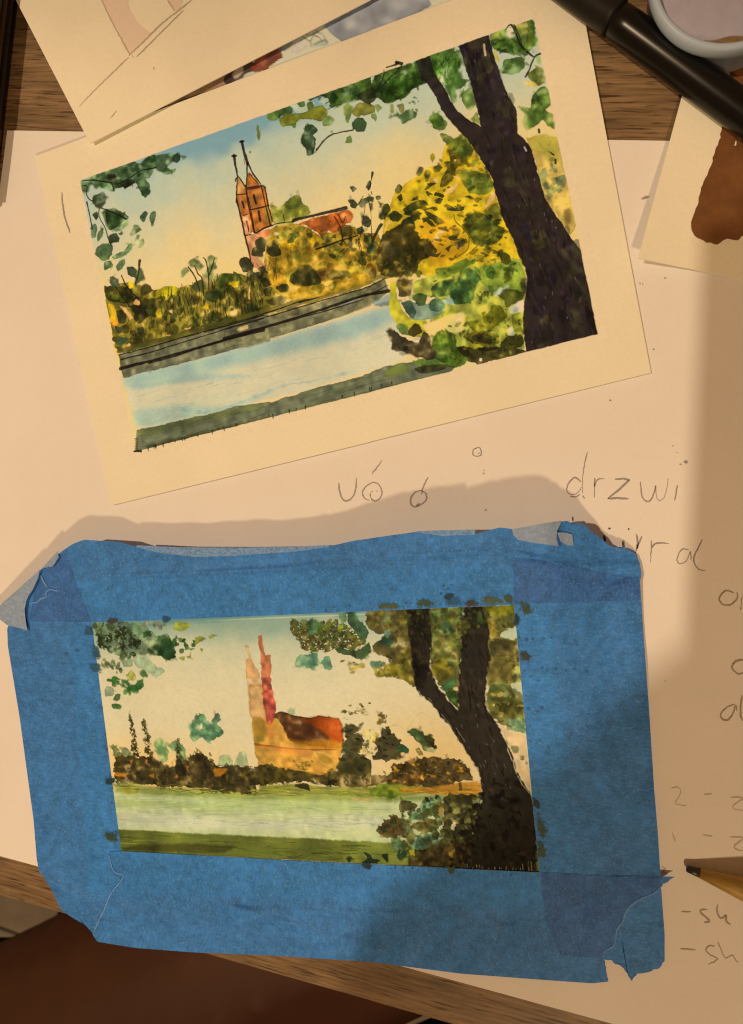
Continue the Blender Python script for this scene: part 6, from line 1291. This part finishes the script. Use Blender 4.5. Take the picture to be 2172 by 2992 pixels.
marks = [(T4([(90, 238), (160, 200), (240, 195), (320, 215), (330, 226)]), 'olive'), (T4([(440, 214), (480, 165), (540, 155), (620, 190), (640, 206)]), 'moss'), (T4([(720, 140), (760, 105), (795, 110), (780, 140), (740, 155)]), 'deep'), (T4([(690, 200), (720, 150), (800, 140), (890, 155), (900, 195), (760, 205)]), 'teal'), (T4([(895, 205), (910, 175), (970, 180), (1030, 205)]), 'brown'), (T4([(1015, 200), (1020, 130), (1080, 125), (1160, 150), (1240, 180), (1310, 190)]), 'olive'), (T4([(1240, 160), (1260, 125), (1305, 130), (1310, 190)]), 'moss'),
         (T4([(1332, 120), (1380, 140), (1440, 180), (1500, 230), (1545, 265), (1530, 330), (1460, 320), (1400, 290), (1340, 270)]), 'moss'), (T4([(1380, 600), (1430, 600), (1475, 650), (1460, 705), (1390, 715)]), 'brown'), (T4([(1345, 290), (1365, 300), (1355, 370), (1340, 380)]), 'deep'),
         (T1([(150, 110), (190, 95), (240, 92), (235, 110), (160, 118)]), 'brown'), (T1([(640, 75), (690, 78), (685, 100), (645, 100)]), 'teal'), (T2([(700, 1100), (745, 1085), (752, 1108), (710, 1108)]), 'deep'), (T2([(690, 1430), (780, 1425), (785, 1500), (720, 1490), (685, 1470)]), 'moss'), (T2([(620, 200), (645, 220), (650, 290), (615, 270)]), 'teal'), (T2([(585, 320), (655, 320), (660, 370), (600, 370)]), 'teal'), (T2([(560, 85), (600, 80), (600, 120), (565, 120)]), 'teal'),
         (T7([(1440, 260), (1475, 330), (1530, 430), (1510, 500), (1470, 520), (1450, 420)]), 'moss'), (T7([(1450, 500), (1500, 520), (1500, 620), (1460, 640)]), 'moss'), (T7([(130, 665), (200, 670), (230, 690), (190, 710), (150, 690)]), 'deep'), (T7([(790, 705), (835, 705), (815, 745)]), 'moss'), (T7([(1425, 190), (1450, 210), (1465, 260), (1440, 250)]), 'deep')]
for q, k in marks:
    P = np.asarray(q, float); cx = P.mean(0)
    hit = 0
    for _ in range(130):                                   # broken, dry dabs inside the outline
        w = RNG.dirichlet(np.ones(len(P)) * .9); c0 = w @ P + RNG.normal(0, 2.5, 2)
        r = RNG.uniform(.8, 2.6); tt = np.linspace(0, 6.283, 8)[:-1]
        g0 = (c0 - np.array([920., 2160.])) / np.array([640., 380.]); g0 = np.array([np.sign(g0[0]), 0.]) if abs(g0[0]) > abs(g0[1]) else np.array([0., np.sign(g0[1])])
        g0 = g0 + RNG.normal(0, .35, 2); g0 /= np.linalg.norm(g0); h0 = np.array([-g0[1], g0[0]]); ln_ = r * RNG.uniform(1.2, 3.2)
        poly = c0 + np.outer(ln_ * np.cos(tt) * RNG.uniform(.6, 1.3, 7), g0) + np.outer(r * np.sin(tt) * RNG.uniform(.6, 1.3, 7), h0)
        q_ = [tuple(a) for a in poly]
        z = z_b(poly[:, 0], poly[:, 1]) + .00047 + RNG.uniform(0, .00006)
        hit_list = globals().setdefault('_dabs', {}).setdefault(k, []); hit_list.append(at(poly, z))
for x, y, r, k in [(190, 1910, 6, 'teal'), (222, 1901, 6, 'teal'), (1541, 1870, 6, 'teal'), (1558, 1867, 5, 'teal'), (1591, 1867, 4, 'teal'), (1612, 1864, 3, 'teal'), (1545, 2072, 6, 'teal'), (1584, 2069, 6, 'teal'), (1573, 2080, 4, 'teal'), (1580, 2165, 4, 'teal'), (1604, 2185, 4, 'teal'), (1586, 1952, 5, 'teal'), (1600, 1960, 5, 'teal'), (1626, 1955, 5, 'teal'), (1655, 1960, 5, 'teal'), (1718, 1962, 6, 'teal'), (1680, 1955, 4, 'teal'), (1575, 1990, 4, 'teal'), (1298, 1712, 4, 'deep'), (1310, 1722, 5, 'teal'), (1290, 1735, 4, 'deep'), (1320, 1708, 3, 'deep'), (1540, 2230, 4, 'teal'), (1600, 2232, 4, 'teal')]:
    tt = np.linspace(0, 6.283, 9)[:-1]; poly = np.c_[x + r * np.cos(tt) * RNG.uniform(.7, 1.2, 8), y + r * np.sin(tt) * RNG.uniform(.7, 1.2, 8)]
    _dabs.setdefault(k, []).append(at(poly, z_b(poly[:, 0], poly[:, 1]) + .0005))
for k in range(170):                                       # thin scatter along the inner tape edges
    e_ = RNG.integers(4); t_ = RNG.random(); off = abs(RNG.normal(0, 9)) + 2
    if e_ == 0: x, y = 267 + 86 * t_ - off, 1819 + 668 * t_
    elif e_ == 1: x, y = 1504 + 74 * t_ + off, 1767 + 782 * t_
    elif e_ == 2: t_ = .55 + .45 * t_; x, y = 267 + 1237 * t_, 1819 - 52 * t_ - off
    else: t_ = .2 + .8 * t_; x, y = 353 + 1225 * t_, 2487 + 62 * t_ + off
    r = RNG.uniform(1.2, 3.2); tt = np.linspace(0, 6.283, 7)[:-1]; poly = np.c_[x + r * np.cos(tt) * RNG.uniform(.5, 1.4, 6), y + r * np.sin(tt) * RNG.uniform(.5, 1.4, 6)]
    _dabs.setdefault(['teal', 'deep', 'moss'][RNG.integers(3)], []).append(at(poly, z_b(poly[:, 0], poly[:, 1]) + .0005))
for k, L in _dabs.items():
    V, F = [], []
    for P in L:
        F.append(tuple(range(len(V), len(V) + len(P)))[::-1]); V += [tuple(a) for a in P]
    me = bpy.data.meshes.new('paint_marks'); me.from_pydata(V, [], F); me.update()
    tag(link('paint_marks', me, G_[k], B), kind='stuff')

# ---------------------------------------------------------------- marker pen
m_matte = plain_mat('matte black plastic', (.010, .009, .008), .5, .25, .2, 300); m_gloss = plain_mat('glossy black plastic', (.004, .004, .0045), .27, .3)
mk = thing('marker_pen', 'thick black marker pen with glossy barrel lying across the upper right corner', 'marker')
a0, a1 = at([(1500, -166), (2450, 537)], .0064)
ax = Vector(a1 - a0); ln = ax.length; qt = ax.to_track_quat('Z', 'Y')
ja = at([(1800, 56)], .0064)[0]; t_j = (Vector(ja) - Vector(a0)).dot(ax.normalized())
def along(bm, name, m):
    o = bm_obj(name, bm, m, mk); o.matrix_world = Matrix.Translation(a0) @ qt.to_matrix().to_4x4(); return o
along(lathe([(.0040, -.012), (.0042, -.010), (.0043, -.002), (.0044, t_j - .0012), (.0045, t_j - .0010), (.0045, t_j)]), 'cap', m_matte)
along(lathe([(.0039, t_j - .002), (.0039, t_j + .0004), (.0043, t_j + .0009), (.0044, t_j + .004), (.0044, ln - .004), (.0040, ln - .001), (.0035, ln)]), 'barrel', m_gloss)
along(lathe([(.0041, t_j + .0001), (.0041, t_j + .0006)]), 'ring', plain_mat('dark gap ring', (.003, .003, .003), .6, .2))

# ---------------------------------------------------------------- paint jar
jar = thing('paint_jar', 'small round white plastic paint pot with lilac-grey paint in the upper right corner', 'jar')
jc = at([(2108, 6)], .0014)[0]
m_jar = plain_mat('off-white plastic', pig(172, 160, 142), .42, .5, .04, 60)
o = bm_obj('body', lathe([(.0168, .0), (.0176, .0006), (.0180, .009), (.0186, .0094), (.0188, .0100), (.0188, .0128), (.0184, .0134), (.0176, .0136), (.0171, .0132), (.0167, .0110), (.0160, .0106), (.0002, .0106)], 72), m_jar, jar); o.location = jc
bm = bmesh.new(); bmesh.ops.create_circle(bm, cap_ends=True, segments=64, radius=.0160)
o = bm_obj('paint', bm, plain_mat('lilac grey paint', pig(170, 142, 126), .45, .5, .08, 250, .1), jar, False); o.location = (jc[0], jc[1], jc[2] + .01075)
tt = np.linspace(math.pi * 1.38, math.pi * 1.80, 24)
V = [(jc[0] + .0170 * math.cos(t), jc[1] + .0170 * math.sin(t), jc[2] + .0128) for t in tt] + [(jc[0] + (.0150 + .0006 * math.sin(9 * t)) * math.cos(t), jc[1] + (.0150 + .0006 * math.sin(9 * t)) * math.sin(t), jc[2] + .0110) for t in tt]
me = bpy.data.meshes.new('paint_drip'); me.from_pydata(V, [], [(i, i + 1, 24 + i + 1, 24 + i) for i in range(23)]); link('paint_drip', me, plain_mat('ochre stain', pig(138, 96, 48), .5, .4, .4, 500), jar)

# ---------------------------------------------------------------- pencil
pc = thing('pencil', 'sharpened wooden pencil with its graphite tip pointing left, at the lower right edge', 'pencil')
b0 = Vector(at([(2007, 2537)], .0018)[0]); b1 = Vector(at([(2172, 2596)], .0042)[0]); pd = (b1 - b0).normalized(); pq = pd.to_track_quat('Z', 'X')
def pen(bm, name, m, sm=True):
    o = bm_obj(name, bm, m, pc, sm); o.matrix_world = Matrix.Translation(b0) @ pq.to_matrix().to_4x4(); return o
pen(lathe([(.0005, .0), (.0009, .0003), (.00125, .0036)], 20), 'graphite_tip', plain_mat('graphite', (.035, .030, .030), .4, .5, .3, 600))
mw, nt, b = mat_new('pencil wood'); v = coords(nt, (900, 900, 60))
cw = pig(178, 122, 48); nt.links.new(ramp(nt, noise(nt, v, 1.0, 4), [(.3, tuple(cw * .6)), (.7, tuple(cw * 1.1))]), b.inputs['Base Color']); b.inputs['Roughness'].default_value = .6
pen(lathe([(.00125, .0034), (.0039, .0190)], 28), 'sharpened_wood', mw)
pen(lathe([(.0039, .0188), (.0040, .0200), (.0040, .16)], 6), 'shaft', plain_mat('yellow pencil lacquer', (.5, .27, .03), .3, .5), False)

# ---------------------------------------------------------------- black case at the left edge
case = thing('black_case', 'black leather case standing at the upper left edge of the picture', 'case')
f = at([(70, -40), (14, 470), (-4, 610), (-420, 560), (-420, -60)], .0)
top = f.copy(); top[:, 2] = .024
m_case = plain_mat('black leather', (.008, .0075, .007), .45, .4, .3, 400, .4)
def prism(name, foot, z0, z1, mat, inset=0.0, par=case, bev=.003):
    bm = bmesh.new(); c_ = foot[:, :2].mean(0); k = 1 - inset
    lo = [bm.verts.new((*(c_ + (p[:2] - c_) * k), z0)) for p in foot]; hi = [bm.verts.new((*(c_ + (p[:2] - c_) * k), z1)) for p in foot]
    n = len(lo)
    for i in range(n): bm.faces.new((lo[i], lo[(i + 1) % n], hi[(i + 1) % n], hi[i]))
    bm.faces.new(lo[::-1]); bm.faces.new(hi); bmesh.ops.recalc_face_normals(bm, faces=bm.faces[:])
    if bev: bmesh.ops.bevel(bm, geom=bm.edges[:], offset=bev, segments=3, affect='EDGES')
    return bm_obj(name, bm, mat, par, True)
prism('case_body', f, .0012, .0056, m_case, 0, case, .0015)
prism('case_lid', f, .0066, .0115, m_case, -.004, case, .0015)
prism('zip_band', f, .0054, .0068, plain_mat('brown zip tape', (.05, .028, .018), .7, .2, .3, 900), .004, case, .0003)

# ---------------------------------------------------------------- the person at the table, and the phone
def body_mesh(name, chains, voxel, mat, parent=None, smooth_it=8):
    bm = bmesh.new()
    for pts in chains:
        for (pa_, ra), (pb_, rb) in zip(pts, pts[1:]):
            a_, b_ = Vector(pa_), Vector(pb_); L = (b_ - a_).length; K_ = max(2, int(L / (min(ra, rb) * .35)))
            for k in range(K_ + 1):
                t = k / K_; bmesh.ops.create_icosphere(bm, subdivisions=2, radius=ra + (rb - ra) * t, matrix=Matrix.Translation(a_.lerp(b_, t)))
    me = bpy.data.meshes.new(name); bm.to_mesh(me); bm.free()
    o = bpy.data.objects.new(name, me); C.objects.link(o)
    r = o.modifiers.new('r', 'REMESH'); r.mode = 'VOXEL'; r.voxel_size = voxel
    s_ = o.modifiers.new('s', 'SMOOTH'); s_.iterations = smooth_it; s_.factor = .6
    dg = bpy.context.evaluated_depsgraph_get(); me2 = bpy.data.meshes.new_from_object(o.evaluated_get(dg)); bpy.data.objects.remove(o)
    return link(name, me2, mat, parent, True)
t0, t1 = at([(0, 2830), (265, 2690)], -.13)
dr = (t1 - t0)[:2] / np.linalg.norm((t1 - t0)[:2]); nr = np.array([dr[1], -dr[0]])
def thigh(s, off, z): q = t0[:2] + dr * s + nr * off; return (q[0], q[1], z)
hipL, hipR = thigh(-.26, .08, -.20), thigh(-.22, .27, -.20)
kneeL, kneeR = thigh(.22, .072, -.175), thigh(.22, .25, -.185)
pel = thigh(-.30, .18, -.17); chest = (-.17, -.56, .10); neck = (-.145, -.27, .31); head = (-.127, -.112, .40)
shR = (.10, -.47, .24); shL = (-.36, -.46, .22)
elR = (.35, -.22, .21); Rm = ROT
def cam_pt(x, y, z): return tuple(Rm @ np.array([x, y, z]) + np.array([0, 0, CAM_H]))
palm = cam_pt(.036, -.075, .026); wrR = cam_pt(.085, -.085, .035)
skin = plain_mat('brown skin', (.085, .032, .017), .55, .4, .12, 60)
person = thing('person', 'seated person whose bare brown thigh shows below the table edge at the lower left', 'person')
chains = [[(hipL, .085), (kneeL, .066)], [(hipR, .085), (kneeR, .066)], [(kneeL, .062), ((kneeL[0], kneeL[1], -.42), .055), ((kneeL[0] - .02, kneeL[1] - .02, -.66), .036)], [(kneeR, .062), ((kneeR[0], kneeR[1], -.42), .055), ((kneeR[0], kneeR[1] - .02, -.66), .036)],
          [(hipL, .10), (pel, .13), (hipR, .10)], [(pel, .13), (chest, .14), (neck, .058), (head, .090), ((head[0] + .065, head[1] + .072, head[2] + .005), .088)], [(shL, .06), (chest, .11), (shR, .06)],  # unseen head, placed and lengthened by an added lump to shape its table shadow
          [(shR, .055), (elR, .045), (wrR, .030), (palm, .024)], [(shL, .055), ((shL[0] + .02, shL[1] + .02, .0), .045), (thigh(-.1, .1, -.09), .030)]]
for x, y, x2, y2 in [(.022, -.03, .008, -.026), (.022, -.05, .006, -.046), (.021, -.07, .004, -.068), (.020, -.09, .006, -.088), (.018, -.115, .002, -.118)]:
    chains.append([(palm, .011), (cam_pt(x, y, .024), .009), (cam_pt(x2, y2, .020), .0075)])
body_mesh('body', chains, .007, skin, person)
cloth = plain_mat('black cotton', (.012, .012, .013), .9, .2, .3, 300, .2)
body_mesh('shirt', [[(pel, .137), (chest, .15)], [(shL, .072), (chest, .12), (shR, .072)], [(shR, .068), (elR, .060), (tuple(np.array(elR) * .4 + np.array(wrR) * .6), .045)], [(shL, .068), ((shL[0] + .02, shL[1] + .02, .08), .058)]], .009, cloth, person)
body_mesh('shorts', [[(hipL, .096), (thigh(-.14, .079, -.195), .09)], [(hipR, .096), (thigh(.26, .252, -.185), .086)], [(hipL, .11), (pel, .14), (hipR, .11)]], .009, cloth, person)
sx, sy = at([(225, 2705)], -.70)[0][:2]
body_mesh('shoe', [[((sx, sy, -.70), .04), ((sx + .10, sy + .05, -.705), .03)]], .008, cloth, person)

ph = thing('phone', 'black smartphone held above the table, outside the picture', 'phone')
bm = bmesh.new(); bmesh.ops.create_cube(bm, size=1, matrix=Matrix.Diagonal((.072, .172, .0085, 1)))
bmesh.ops.bevel(bm, geom=[e_ for e_ in bm.edges if abs((e_.verts[0].co - e_.verts[1].co).z) > .001], offset=.010, segments=6, affect='EDGES')
bmesh.ops.bevel(bm, geom=bm.edges[:], offset=.0012, segments=2, affect='EDGES')
o = bm_obj('phone_body', bm, m_matte, ph, False)
Mp = Matrix([[float(Rm[i, j]) for j in range(3)] for i in range(3)]).to_4x4(); Mp.translation = cam_pt(-.033, -.018, .0075); Mp = Mp @ Matrix.Rotation(math.radians(-4), 4, 'Z')
o.matrix_world = Mp
bm = bmesh.new(); bmesh.ops.create_cube(bm, size=1, matrix=Matrix.Diagonal((.066, .164, .0006, 1)))
o = bm_obj('screen', bm, m_gloss, ph, False); Mq = Mp.copy(); Mq.translation = cam_pt(-.033, -.018, .0120); o.matrix_world = Mq
